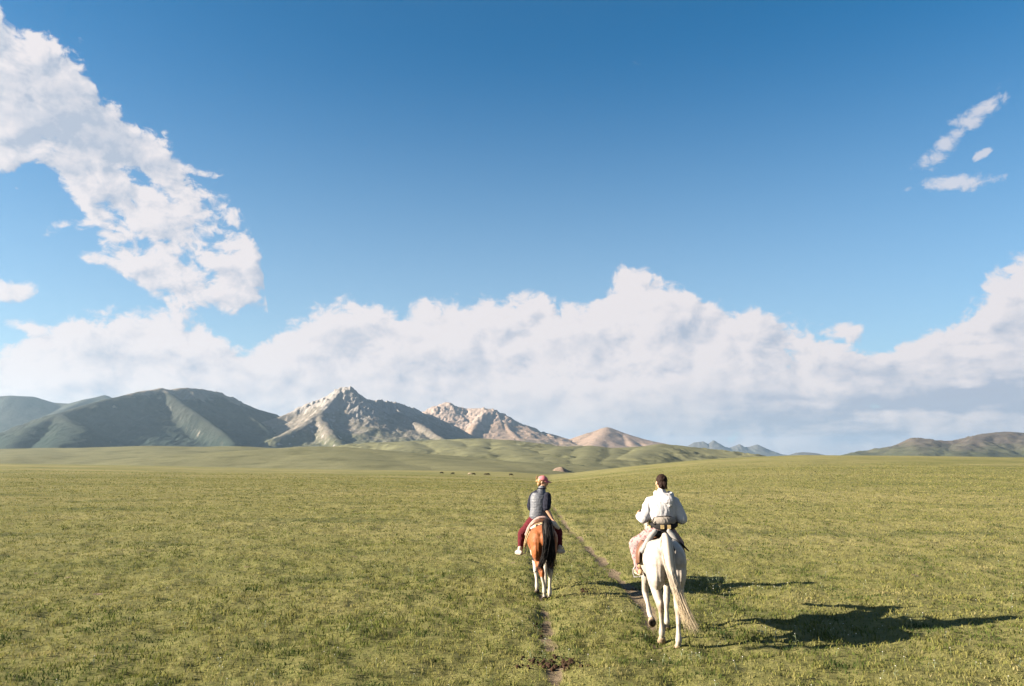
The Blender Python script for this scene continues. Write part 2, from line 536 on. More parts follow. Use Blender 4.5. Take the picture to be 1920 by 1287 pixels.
# ------------------------------------------------------------------ grass: one blade mesh
def make_grass():
    def radii(n, r0, r1, p):
        q = RNG.random(n)
        e = 2 - p
        return (r0 ** e + q * (r1 ** e - r0 ** e)) ** (1 / e)
    n = 740000
    r = radii(n, 6.5, 240, 1.6)
    az = (RNG.random(n) * 2 - 1) * R(41)
    x, y = np.sin(az) * r, np.cos(az) * r
    # clumps
    clump = fbm(x / 0.42 + 50, y / 0.42, 3)
    patch = fbm(x / 2.6 + 9, y / 2.6 - 4, 4)
    keep = RNG.random(n) < np.clip(0.72 + 0.9 * clump, 0.15, 1)
    d = dirt_mask(x, y)
    keep &= RNG.random(n) > smoothstep(0.18, 0.6, d) * 0.97
    keep &= RNG.random(n) > smoothstep(60, 240, r)
    x, y, r, clump, patch = x[keep], y[keep], r[keep], clump[keep], patch[keep]
    n = len(x)
    z = ground_z(x, y) - 0.004
    dry_bright = np.clip(0.47 + 0.55 * fbm(x / 1.4 - 20, y / 1.4, 4) + RNG.normal(0, 0.15, n) - 0.25 * patch + 0.14 * smoothstep(14, 60, r), 0, 1)  # dryness, plus mid-distance brightness painted in as paler far blades
    h = (0.026 + 0.022 * RNG.random(n) + 0.050 * np.clip(clump, 0, 1) + 0.022 * np.clip(patch, -0.5, 1)) * (0.75 + 0.6 * RNG.random(n))
    tall = RNG.random(n) < 0.006
    h[tall] *= 2.4
    h = np.clip(h, 0.025, 0.30)
    w = (0.0038 + 0.0008 * np.clip(r, 0, 240)) * (0.7 + 0.6 * RNG.random(n))
    h = h * (1 + 0.002 * r)
    th = RNG.random(n) * 2 * np.pi
    lean = (0.25 + 0.65 * RNG.random(n)) * h
    la = RNG.random(n) * 2 * np.pi
    side = np.stack([np.cos(th), np.sin(th), np.zeros(n)], -1) * (w / 2)[:, None]
    base = np.stack([x, y, z], -1)
    tip = base + np.stack([np.cos(la) * lean, np.sin(la) * lean, h], -1)
    mid = base + np.stack([np.cos(la) * lean * 0.28, np.sin(la) * lean * 0.28, h * 0.58], -1)
    g1, g2 = np.array([0.086, 0.100, 0.025]), np.array([0.046, 0.066, 0.018])
    straw = np.array([0.210, 0.185, 0.090])
    yel = np.array([0.143, 0.138, 0.046])
    q = RNG.random((n, 1))
    colr = g1 * q + g2 * (1 - q)
    dk = smoothstep(0.05, 0.45, fbm(x / 1.1 + 33, y / 0.7 + 8, 4))[:, None]
    dry_bright = dry_bright * (1 - 0.75 * dk[:, 0])
    colr = colr * (1 - 0.85 * dk) + np.array([0.022, 0.040, 0.013]) * 0.85 * dk
    colr = colr + (yel - colr) * smoothstep(0.25, 0.6, dry_bright)[:, None]
    colr = colr + (straw - colr) * smoothstep(0.62, 0.95, dry_bright)[:, None]
    near = r < 17
    a = np.where(near)[0]
    b_ = np.where(~near)[0]
    na, nb = len(a), len(b_)
    Va = np.stack([base[a] - side[a], base[a] + side[a], mid[a] + side[a] * 0.8, mid[a] - side[a] * 0.8, tip[a]], 1)
    Vb = np.stack([base[b_] - side[b_], base[b_] + side[b_], tip[b_]], 1)
    i0 = np.arange(na)[:, None] * 5
    Fa = np.concatenate([i0 + [0, 1, 2], i0 + [0, 2, 3], i0 + [3, 2, 4]], 0)
    Fb = na * 5 + np.arange(nb)[:, None] * 3 + [0, 1, 2]
    V = np.concatenate([Va.reshape(-1, 3), Vb.reshape(-1, 3)], 0)
    me = np_mesh('grass', V, np.concatenate([Fa, Fb], 0), smooth=False)
    C = np.concatenate([np.repeat(colr[a], 5, 0), np.repeat(colr[b_], 3, 0)], 0)
    set_color(me, 'tint', C)
    m = bpy.data.materials.new('grass_blade')
    m.use_nodes = True
    t = m.node_tree
    t.nodes.clear()
    X.nt = t
    o = t.nodes.new('ShaderNodeOutputMaterial')
    at_ = m_attr('tint')
    df = t.nodes.new('ShaderNodeBsdfDiffuse')
    tr = t.nodes.new('ShaderNodeBsdfTranslucent')
    mx = t.nodes.new('ShaderNodeMixShader')
    mx.inputs[0].default_value = 0.35
    t.links.new(at_.outputs['Color'], df.inputs[0])
    t.links.new(at_.outputs['Color'], tr.inputs[0])
    t.links.new(df.outputs[0], mx.inputs[1])
    t.links.new(tr.outputs[0], mx.inputs[2])
    t.links.new(mx.outputs[0], o.inputs[0])
    print('grass tris', na * 3 + nb)
    return link('grass', me, m, kind='stuff', label='short grazed yellow green grass covering the plain')


make_grass()


# ------------------------------------------------------------------ hills and mountains
def ridge_field(gx, gy, ridges, k, zb, rnd):
    """height of a massif: highest of its ridges, each falling off to its sides"""
    h = np.full(gx.shape, zb, float)
    dmin = np.full(gx.shape, 1e9)
    for rd in ridges:
        kk = k
        if isinstance(rd, dict):
            kk = rd.get('k', k)
            rd = rd['p']
        for (a, b) in zip(rd[:-1], rd[1:]):
            ax, ay, az_ = a
            bx, by, bz = b
            ex, ey = bx - ax, by - ay
            t = np.clip(((gx - ax) * ex + (gy - ay) * ey) / (ex * ex + ey * ey + 1e-9), 0, 1)
            d = np.hypot(gx - ax - ex * t, gy - ay - ey * t)
            zt = az_ + (bz - az_) * t
            dd = np.sqrt(d * d + rnd * rnd) - rnd
            hz = np.maximum(zt - zb, 1.0)
            h = np.maximum(h, zb + hz * np.exp(-kk * dd / hz))
            dmin = np.minimum(dmin, d)
    return h, dmin


def massif(name, ridges_px, k, mat, nx=260, ny=140, zb=BASE, rnd=10.0, front=900, back=700, noise=((220, 40, False),), rocky=None, ext=350, crest_keep=60.0, color=None):
    rid = []
    for r_ in ridges_px:
        pts = [tuple(at(*p)) for p in (r_['p'] if isinstance(r_, dict) else r_)]
        rid.append({'p': pts, 'k': r_['k']} if isinstance(r_, dict) else pts)
    allp = np.array([p for r_ in rid for p in (r_['p'] if isinstance(r_, dict) else r_)])
    x0, x1 = allp[:, 0].min() - ext, allp[:, 0].max() + ext
    y0, y1 = allp[:, 1].min() - front, allp[:, 1].max() + back
    gx, gy = np.meshgrid(np.linspace(x0, x1, nx), np.linspace(y0, y1, ny), indexing='ij')
    h, d = ridge_field(gx, gy, rid, k, zb, rnd)
    fall = smoothstep(0, crest_keep, d)
    rel = np.clip((h - zb) / (allp[:, 2].max() - zb), 0, 1)
    for s, a, rg in noise:
        h = h + fbm(gx / s + 3.3, gy / s - 1.7, 5, 0.5, rg) * a * (0.12 + 0.88 * fall) * smoothstep(0.02, 0.25, rel)
    rock = np.zeros_like(h)
    if rocky:
        s, a, lo, hi = rocky['scale'], rocky['amp'], *rocky['range']
        msk = smoothstep(lo, hi, rel + 0.25 * fbm(gx / 260 + 5, gy / 260, 3))
        rn = fbm(gx / s, gy / (s * 1.3), 5, 0.6, True)
        h = h + msk * a * (rn - 0.35) * (0.35 + 0.65 * fall)
        rock = msk * smoothstep(-0.1, 0.5, rn + 0.3)
    edge = np.minimum(np.minimum(gx - x0, x1 - gx) / ext, np.minimum((gy - y0) / front, (y1 - gy) / back))
    h = zb - 25 + (h - zb + 25) * smoothstep(0, 0.5, edge)
    V = np.stack([gx, gy, h], -1).reshape(-1, 3)
    me = np_mesh(name, V, grid_faces(nx, ny))
    gxx, gyy = np.gradient(h, (x1 - x0) / (nx - 1), (y1 - y0) / (ny - 1))
    slope = np.hypot(gxx, gyy)
    rock = np.maximum(rock, smoothstep(0.85, 1.3, slope) * (rocky.get('cliff', 1) if rocky else 0.5))
    set_attr(me, 'rock', rock)
    set_attr(me, 'height', rel)
    if me.polygons[10].normal.z < 0:
        me.flip_normals()
    return link(name, me, mat, kind='structure')


def mountain_mat(name, low, high, rock_a, rock_b, hmix=(0.15, 0.6), bscale=0.03, bdist=8.0):
    low, high, rock_a, rock_b = (tuple(q * 0.58 for q in t) for t in (low, high, rock_a, rock_b))
    m, b = material(name, 0.95, 0.05)
    p = m_pos()
    hh = X(m_attr('height').outputs['Fac'])
    rk = X(m_attr('rock').outputs['Fac'])
    n = x_noise(p, 0.006, 6, 0.6)
    nf = x_noise(p, 0.035, 6, 0.65)
    c = x_mix((hh + (n - 0.5) * 0.6).smooth(*hmix), low, high)
    c = x_mix(nf.smooth(0.35, 0.75) * 0.5, c, tuple(q * 0.6 for q in low))
    c = x_mix(x_noise(p, 0.014, 5, 0.65).smooth(0.52, 0.68) * 0.55, c, tuple(q * 0.5 for q in low))
    rc = x_mix(nf, rock_a, rock_b)
    c = x_mix((rk + (nf - 0.5) * 0.7).smooth(0.30, 0.62), c, rc)
    X.nt.links.new(c.v, b.inputs['Base Color'])
    bump(b, x_noise(p, bscale, 8, 0.7), 0.8, bdist)
    return m


m_hill = mountain_mat('green_foothill', (0.150, 0.158, 0.082), (0.18, 0.18, 0.10), (0.2, 0.18, 0.12), (0.26, 0.23, 0.16), bscale=0.05, bdist=2.0)
m_left = mountain_mat('shade_toned_grassy_mountain', (0.029, 0.046, 0.039), (0.058, 0.064, 0.054), (0.28, 0.25, 0.21), (0.20, 0.18, 0.15))  # grass greens darkened and blued, so the slopes' shade is partly in the colour
m_rock = mountain_mat('pale_rocky_mountain', (0.12, 0.125, 0.075), (0.245, 0.215, 0.185), (0.39, 0.365, 0.345), (0.24, 0.22, 0.205), hmix=(0.2, 0.42))
m_pink = mountain_mat('pinkish_bare_mountain', (0.20, 0.175, 0.11), (0.34, 0.25, 0.20), (0.42, 0.34, 0.29), (0.28, 0.22, 0.19), hmix=(0.1, 0.35))
m_far = mountain_mat('far_blue_mountain', (0.10, 0.11, 0.10), (0.13, 0.13, 0.13), (0.18, 0.18, 0.18), (0.12, 0.12, 0.12), bdist=12.0)
m_right = mountain_mat('right_grassy_mountain', (0.080, 0.088, 0.048), (0.12, 0.10, 0.085), (0.15, 0.12, 0.11), (0.11, 0.10, 0.09))

# grassy swells between the plain and the mountains
massif('hill', [[(-260, 838, 1500), (0, 842, 1480), (150, 840, 1450), (280, 836.5, 1420), (400, 838.5, 1420), (428, 837, 1420), (450, 842, 1420), (520, 846, 1450)],
                [(280, 836.5, 1420), (330, 850, 1150), (420, 862, 950)], [(100, 840, 1460), (60, 855, 1100)], [(428, 837, 1420), (380, 852, 1250)]],
       0.10, m_hill, 300, 130, rnd=60, front=600, back=500, noise=((160, 5, False), (50, 1.5, False)), crest_keep=120)
massif('hill', [[(330, 878, 760), (380, 868, 850), (450, 851, 950), (520, 843, 1000), (600, 837, 1050), (650, 842, 1060), (700, 846, 1080), (760, 850, 1100), (850, 858, 1100)],
                [(600, 837, 1050), (640, 858, 850), (700, 872, 720)], [(720, 848, 1090), (800, 866, 820), (880, 878, 700)]],
       0.11, m_hill, 300, 130, rnd=50, front=420, back=400, noise=((150, 4, False), (50, 1.2, False)), crest_keep=120)
massif('hill', [[(680, 833, 2300), (760, 828, 2350), (830, 825, 2400), (900, 823, 2400), (960, 826, 2350), (1010, 832, 2300), (1060, 838, 2250)],
                {'p': [(830, 825, 2400), (870, 842, 1900), (900, 852, 1600)], 'k': 0.22}, {'p': [(930, 825, 2380), (960, 840, 1900), (990, 857, 1500), (1010, 872, 1150)], 'k': 0.22},
                {'p': [(900, 823, 2400), (905, 834, 2100), (880, 845, 1800)], 'k': 0.25}, {'p': [(760, 828, 2350), (780, 842, 1950)], 'k': 0.22}],
       0.20, m_hill, 320, 200, rnd=25, front=500, back=500, noise=((190, 17, False), (70, 7, True)), crest_keep=80)
massif('hill', [[(1010, 842, 1900), (1050, 838, 2000), (1105, 836, 2100), (1150, 841, 2100), (1200, 838, 2150), (1240, 833, 2200), (1262, 835, 2200), (1300, 848, 2150), (1350, 864, 2050)],
                {'p': [(1105, 836, 2100), (1100, 852, 1650), (1090, 872, 1250)], 'k': 0.25}, {'p': [(1050, 838, 2000), (1030, 855, 1600), (1040, 874, 1150)], 'k': 0.25},
                {'p': [(1240, 833, 2200), (1215, 845, 1900), (1180, 858, 1550)], 'k': 0.25}, {'p': [(1150, 841, 2100), (1150, 856, 1700), (1140, 868, 1350)], 'k': 0.25}],
       0.20, m_hill, 320, 200, rnd=22, front=450, back=500, noise=((170, 10, False), (60, 6, True)), crest_keep=80)
# stream bluff with its bare shaded face
massif('river_bluff', [[(1015, 893, 800), (1030, 886, 790), (1044, 877, 780), (1052, 876, 780)], [(1052, 876, 780), (1064, 882, 830), (1080, 886, 880)]],
       1.3, m_pink, 120, 90, zb=-34, rnd=2, front=90, back=120, noise=((20, 1.5, True),), ext=60, crest_keep=10)

# the mountains
massif('mountain', [[(-300, 760, 5600), (-60, 748, 5700), (20, 742, 5800), (62, 744, 5900), (100, 755, 6000), (132, 757, 6000), (165, 748, 5900), (197, 741, 6000), (225, 752, 6100), (300, 780, 6200)],
                    {'p': [(165, 748, 5900), (120, 768, 5200), (60, 800, 4600)], 'k': 0.75}],
       0.75, m_left, 240, 130, rnd=40, noise=((500, 30, False), (120, 8, False)), front=900, back=900, ext=600)
massif('mountain', [[(10, 846, 2750), (52, 804, 3100), (110, 777, 3450), (160, 760, 3650), (205, 748, 3850), (260, 735, 4050), (303, 728.5, 4200), (318, 731.5, 4250), (345, 727.5, 4350), (382, 731, 4550), (430, 748, 4800), (480, 768, 5000), (512, 776, 5100), (538, 788, 5200), (575, 815, 5300)],
                    {'p': [(303, 728.5, 4200), (330, 748, 4080), (362, 770, 3950), (392, 792, 3820)], 'k': 1.45}, {'p': [(382, 731, 4550), (440, 763, 4420), (487, 793, 4300), (515, 822, 4150)], 'k': 1.6},
                    {'p': [(110, 777, 3450), (140, 800, 3150), (120, 832, 2800)], 'k': 0.7}, {'p': [(392, 792, 3820), (420, 812, 3650), (440, 832, 3500)], 'k': 1.5}],
       0.86, m_left, 400, 230, rnd=25, noise=((420, 24, False), (130, 17, True), (45, 6, True)), rocky={'scale': 70, 'amp': 16, 'range': (0.62, 1.10), 'cliff': 0.45}, ext=400, back=600)
massif('mountain', [[(440, 812, 4300), (500, 790, 4550), (542, 775, 4650), (580, 757, 4750), (608, 746, 4780), (626, 736, 4800), (638, 728.5, 4800), (648, 726, 4800), (658, 733, 4830), (675, 747, 4900), (690, 751, 4980), (710, 752, 5080), (735, 755, 5180), (765, 764, 5300), (790, 775, 5420), (812, 782, 5500), (850, 800, 5650), (880, 815, 5750), (930, 830, 5850)],
                    {'p': [(640, 728, 4800), (618, 752, 4600), (596, 776, 4400), (560, 802, 4150), (512, 824, 3900)], 'k': 1.0}, {'p': [(735, 755, 5180), (748, 775, 4950), (790, 798, 4700), (825, 820, 4450), (850, 832, 4300)], 'k': 1.0},
                    {'p': [(596, 776, 4400), (612, 800, 4200), (640, 834, 3900)], 'k': 1.0}, {'p': [(690, 751, 4980), (700, 775, 4820), (690, 800, 4700)], 'k': 1.2}],
       0.92, m_rock, 440, 270, rnd=8, noise=((240, 18, True), (70, 8, True), (30, 3, False)), rocky={'scale': 48, 'amp': 27, 'range': (0.42, 0.85)}, ext=380, crest_keep=30)
massif('mountain', [[(740, 800, 6400), (790, 778, 6600), (815, 765, 6700), (838, 755.5, 6800), (856, 763, 6850), (880, 767, 6800), (915, 767, 6700), (930, 771, 6750), (945, 784, 6800), (960, 797, 6850), (985, 808, 6850), (1010, 815, 6800), (1035, 817, 6800), (1060, 825, 6850), (1085, 840, 6900)],
                    {'p': [(915, 767, 6700), (893, 790, 6350), (882, 815, 6000)], 'k': 0.95}, {'p': [(935, 775, 6760), (955, 806, 6300), (975, 826, 6000)], 'k': 0.85},
                    {'p': [(1010, 815, 6800), (1030, 828, 6400)], 'k': 0.8}],
       0.65, m_pink, 340, 180, rnd=12, noise=((260, 22, True), (70, 6, False)), rocky={'scale': 60, 'amp': 28, 'range': (0.45, 0.8)}, ext=450, crest_keep=40)
massif('mountain', [[(1020, 848, 6300), (1075, 826, 6500), (1105, 812, 6600), (1138, 801.5, 6700), (1165, 812, 6650), (1190, 821, 6600), (1215, 829, 6550), (1235, 834, 6500), (1290, 848, 6400)],
                    {'p': [(1138, 801.5, 6700), (1125, 822, 6200), (1110, 836, 5900)], 'k': 0.45}, {'p': [(1165, 812, 6650), (1185, 832, 6200)], 'k': 0.55}],
       0.48, m_pink, 200, 120, rnd=30, noise=((300, 10, True), (90, 4, False)), ext=500, front=1000, back=800)
massif('mountain', [[(1262, 850, 14000), (1286, 838, 14000), (1302, 830, 14000), (1318, 828, 14000), (1327, 833, 14000), (1338, 826, 14000), (1350, 835, 14000), (1361, 842, 14000), (1374, 838, 14000), (1386, 833, 14000), (1397, 839, 14000), (1405, 838, 14000), (1420, 833.5, 14000), (1440, 843, 14000), (1456, 854, 14000)]],
       0.95, m_far, 240, 70, rnd=15, noise=((260, 30, True),), ext=600, front=1200, back=1000)
massif('mountain', [[(1470, 856, 9800), (1495, 849, 9800), (1510, 848, 9800), (1530, 850, 9800), (1550, 857, 9800)]], 0.5, m_far, 70, 40, rnd=20, noise=((200, 12, True),), ext=400, front=600, back=600)
massif('mountain', [[(1590, 868, 5000), (1640, 855, 5200), (1680, 841, 5300), (1702, 831, 5350), (1724, 821.5, 5400), (1750, 827, 5400), (1782, 828.5, 5400), (1812, 821, 5450), (1850, 813, 5500), (1885, 809.5, 5500), (1925, 812, 5500), (1980, 804, 5500), (2100, 815, 5500), (2300, 835, 5500)],
                    [(1724, 821.5, 5400), (1735, 838, 4950), (1730, 853, 4600)], [(1850, 813, 5500), (1820, 832, 5000), (1800, 850, 4600)], [(1925, 812, 5500), (1930, 840, 4900)], [(1885, 809.5, 5500), (1870, 832, 5100)]],
       0.5, m_right, 300, 140, rnd=25, noise=((260, 30, True), (90, 10, False)), ext=500)

# ------------------------------------------------------------------ thin mountain air
def make_haze():
    bm = bmesh.new()
    bmesh.ops.create_cube(bm, size=1.0)
    me = bpy.data.meshes.new('haze')
    bm.to_mesh(me)
    bm.free()
    m = bpy.data.materials.new('mountain_air')
    m.use_nodes = True
    t = m.node_tree
    t.nodes.clear()
    o = t.nodes.new('ShaderNodeOutputMaterial')
    v = t.nodes.new('ShaderNodeVolumePrincipled')
    v.inputs['Color'].default_value = (0.52, 0.76, 1.0, 1)
    v.inputs['Density'].default_value = HAZE_D
    v.inputs['Anisotropy'].default_value = 0.55
    t.links.new(v.outputs[0], o.inputs['Volume'])
    ob = link('haze', me, m, kind='stuff', label='thin bluish air between the viewer and the mountains')
    ob.scale = (48000, 48000, 560)
    ob.location = (0, 0, 560 / 2 - 90)


HAZE_D = 3.8e-5
make_haze()

# ------------------------------------------------------------------ body building helpers
def catmull(P, sub):
    P = np.asarray(P, float)
    if len(P) < 3 or sub <= 1:
        return P
    Q = np.vstack([2 * P[0] - P[1], P, 2 * P[-1] - P[-2]])
    out_ = []
    for i in range(1, len(Q) - 2):
        p0, p1, p2, p3 = Q[i - 1], Q[i], Q[i + 1], Q[i + 2]
        for k in range(sub):
            t = k / sub
            out_.append(0.5 * (2 * p1 + (p2 - p0) * t + (2 * p0 - 5 * p1 + 4 * p2 - p3) * t * t + (3 * p1 - p0 - 3 * p2 + p3) * t ** 3))
    out_.append(P[-1])
    return np.array(out_)


class Geo:
    def __init__(s):
        s.V, s.F = [], []

    def rings(s, rings, cap=True):
        n = len(rings[0])
        b = len(s.V)
        for r_ in rings:
            s.V.extend([tuple(p) for p in r_])
        for i in range(len(rings) - 1):
            for j in range(n):
                k = (j + 1) % n
                s.F.append((b + i * n + j, b + i * n + k, b + (i + 1) * n + k, b + (i + 1) * n + j))
        if cap:
            c0, c1 = np.mean(rings[0], 0), np.mean(rings[-1], 0)
            s.V.extend([tuple(c0), tuple(c1)])
            e = len(s.V)
            for j in range(n):
                k = (j + 1) % n
                s.F.append((e - 2, b + k, b + j))
                s.F.append((e - 1, b + (len(rings) - 1) * n + j, b + (len(rings) - 1) * n + k))
        return s

    def tube(s, chain, side=(1, 0, 0), n=14, sub=5, round_=True):
        """chain rows: x y z and radius across (along side) and radius in the other direction"""
        C = [list(c) + [c[3]] if len(c) == 4 else list(c) for c in chain]
        C = catmull(C, sub)
        C[:, 3:] = np.maximum(C[:, 3:], 1e-4)
        T = np.gradient(C[:, :3], axis=0)
        T /= np.linalg.norm(T, axis=1)[:, None] + 1e-12
        side = np.asarray(side, float)
        th = np.arange(n) / n * 2 * np.pi
        R_ = []

        def ring(p, t, rw, rd):
            u = side - t * side.dot(t)
            if np.linalg.norm(u) < 0.05:
                u = np.cross(t, (0.3, 1, 0.2))
            u /= np.linalg.norm(u)
            w = np.cross(t, u)
            return p + np.outer(np.cos(th), u) * rw + np.outer(np.sin(th), w) * rd
        if round_:
            q = min(C[0, 3], C[0, 4])
            for a in (80, 55, 28):
                R_.append(ring(C[0, :3] - T[0] * q * math.sin(R(a)), T[0], C[0, 3] * math.cos(R(a)), C[0, 4] * math.cos(R(a))))
        for c, t in zip(C, T):
            R_.append(ring(c[:3], t, c[3], c[4]))
        if round_:
            q = min(C[-1, 3], C[-1, 4])
            for a in (28, 55, 80):
                R_.append(ring(C[-1, :3] + T[-1] * q * math.sin(R(a)), T[-1], C[-1, 3] * math.cos(R(a)), C[-1, 4] * math.cos(R(a))))
        return s.rings(R_)

    def ball(s, c, r, n=14, rot=None, m=9):
        r = np.broadcast_to(np.asarray(r, float), (3,))
        R_ = []
        for a in np.linspace(-85, 85, m):
            th = np.arange(n) / n * 2 * np.pi
            p = np.stack([np.cos(th) * math.cos(R(a)) * r[0], np.sin(th) * math.cos(R(a)) * r[1], np.full(n, math.sin(R(a)) * r[2])], -1)
            if rot is not None:
                p = p @ rot.T
            R_.append(p + np.asarray(c))
        return s.rings(R_)

    def box(s, c, h, rot=None):
        p = np.array([(x, y, z) for z in (-1, 1) for x, y in ((-1, -1), (1, -1), (1, 1), (-1, 1))], float) * np.asarray(h)
        if rot is not None:
            p = p @ rot.T
        p = p + np.asarray(c)
        return s.rings([p[:4], p[4:]])

    def mesh(s, name, smooth=True):
        me = bpy.data.meshes.new(name)
        me.from_pydata(s.V, [], s.F)
        me.polygons.foreach_set('use_smooth', np.full(len(me.polygons), smooth, dtype=bool))
        me.update()
        bm = bmesh.new()
        bm.from_mesh(me)
        bmesh.ops.recalc_face_normals(bm, faces=bm.faces[:])
        bm.to_mesh(me)
        bm.free()
        return me

    def skin(s, name, voxel, smooth=4, factor=0.5):
        """one continuous surface round everything collected"""
        me = s.mesh(name + '_raw')
        o = bpy.data.objects.new(name + '_raw', me)
        COL.objects.link(o)
        m = o.modifiers.new('r', 'REMESH')
        m.mode = 'VOXEL'
        m.voxel_size = voxel
        if smooth:
            m = o.modifiers.new('s', 'SMOOTH')
            m.iterations = smooth
            m.factor = factor
        dg = bpy.context.evaluated_depsgraph_get()
        r_ = bpy.data.meshes.new_from_object(o.evaluated_get(dg))
        r_.name = name
        bpy.data.objects.remove(o)
        bpy.data.meshes.remove(me)
        r_.polygons.foreach_set('use_smooth', np.ones(len(r_.polygons), dtype=bool))
        r_.update()
        return r_


def verts(me):
    v = np.empty(len(me.vertices) * 3, np.float32)
    me.vertices.foreach_get('co', v)
    return v.reshape(-1, 3).astype(float)


def normals(me):
    v = np.empty(len(me.vertices) * 3, np.float32)
    me.vertex_normals.foreach_get('vector', v)
    return v.reshape(-1, 3).astype(float)


def displace(me, amount):
    v = verts(me) + normals(me) * np.asarray(amount)[:, None]
    me.vertices.foreach_set('co', v.astype(np.float32).ravel())
    me.update()
    return me


def folds(me, amp, sx, sz, seed=0.0):
    v = verts(me)
    a = fbm((v[:, 0] + v[:, 1] * 0.6) / sx + seed, (v[:, 2] + v[:, 0] * 0.5) / sz - seed, 3, 0.5, True)
    return displace(me, (a - 0.45) * amp)


def yaw(a):
    c, s = math.cos(a), math.sin(a)
    return np.array([[c, -s, 0], [s, c, 0], [0, 0, 1.0]])


def place(px, py, y=None):
    """a spot on the ground that the photograph shows at this pixel"""
    d = ray(px, py)
    t = np.geomspace(4, 900, 4000)
    p = np.outer(t, d) + np.array((0, 0, CAM_H))
    below = p[:, 2] < ground_z(p[:, 0], p[:, 1])
    i = int(np.argmax(below)) if below.any() else len(t) - 1
    return p[i]


def to_local(o, p):
    c, s = math.cos(-o.rotation_euler.z), math.sin(-o.rotation_euler.z)
    x, y, z = np.asarray(p) - np.array(o.location)
    return np.array((x * c - y * s, x * s + y * c, z))


def hair(geo, path, n, w0, w1, th0, th1, thick=0.004, seed=0, spread=0.0, shape=None):
    """strands along a path: bundle half-widths w (across) and th (depth) from root to tip"""
    rng = np.random.default_rng(seed)
    P = catmull(path, 6)
    m = len(P)
    tt = np.linspace(0, 1, m)
    wid = np.interp(tt, [0, 1], [w0, w1]) if shape is None else np.interp(tt, *shape)
    for i in range(n):
        a, r_ = rng.random() * 2 * np.pi, math.sqrt(rng.random())
        end = int(m * (0.62 + 0.38 * rng.random() ** 0.7))
        k = np.arange(0, max(end, 6), 3)
        k = np.append(k, max(end, 6) - 1)
        t = tt[k]
        off = np.stack([np.cos(a) * r_ * wid[k], np.sin(a) * r_ * (th0 + (th1 - th0) * t), np.zeros(len(k))], -1)
        dr = rng.normal(0, 1, 3) * spread
        wav = np.outer(np.sin(t * 7 + rng.random() * 6), rng.normal(0, 1, 3)) * spread * 0.18
        pts = P[k] + off + np.outer(t ** 2.2, dr) + wav
        rad = thick * (0.6 + 0.8 * rng.random()) * np.clip(1.15 - t / t[-1] * 0.95, 0.12, 1)
        geo.tube([(*p, q) for p, q in zip(pts, rad)], n=4, sub=1, round_=False)
    return geo


# ------------------------------------------------------------------ horses
TRUNK = [(-0.74, 1.15, .10, .15), (-0.68, 1.16, .19, .225), (-0.58, 1.16, .262, .262), (-0.42, 1.15, .285, .27), (-0.15, 1.10, .285, .295), (0.12, 1.07, .29, .32), (0.38, 1.08, .255, .325), (0.56, 1.09, .215, .29), (0.70, 1.10, .15, .21), (0.77, 1.09, .08, .13)]


def trunk_at(y):
    T = np.array(TRUNK)
    return [np.interp(y, T[:, 0], T[:, i]) for i in (1, 2, 3)]


def arc(y, phi, off):
    """a point over the horse's barrel: phi degrees from the spine"""
    zc, rx, rz = trunk_at(y)
    return np.array(((rx + off) * math.sin(R(phi)), y, zc + (rz + off) * math.cos(R(phi))))


def hoof_mesh(c, fwd, up, r=0.062, h=0.09):
    g = Geo()
    up = np.asarray(up, float) / np.linalg.norm(up)
    fwd = np.asarray(fwd, float)
    fwd = fwd - up * fwd.dot(up)
    fwd /= np.linalg.norm(fwd)
    sd = np.cross(fwd, up)
    th = np.arange(14) / 14 * 2 * np.pi
    rings = []
    for t, k, sh in ((0, 1.0, 0.014), (0.06, 1.04, 0.012), (0.75, 0.84, -0.006), (1.0, 0.72, -0.012)):
        fr = np.where(np.cos(th) > 0, 1.08, 0.86)
        rings.append(np.asarray(c) + up * h * t + fwd * sh + np.outer(np.cos(th) * fr, fwd) * r * k + np.outer(np.sin(th), sd) * r * k * 0.95)
    g.rings(rings)
    return g.mesh('hoof')


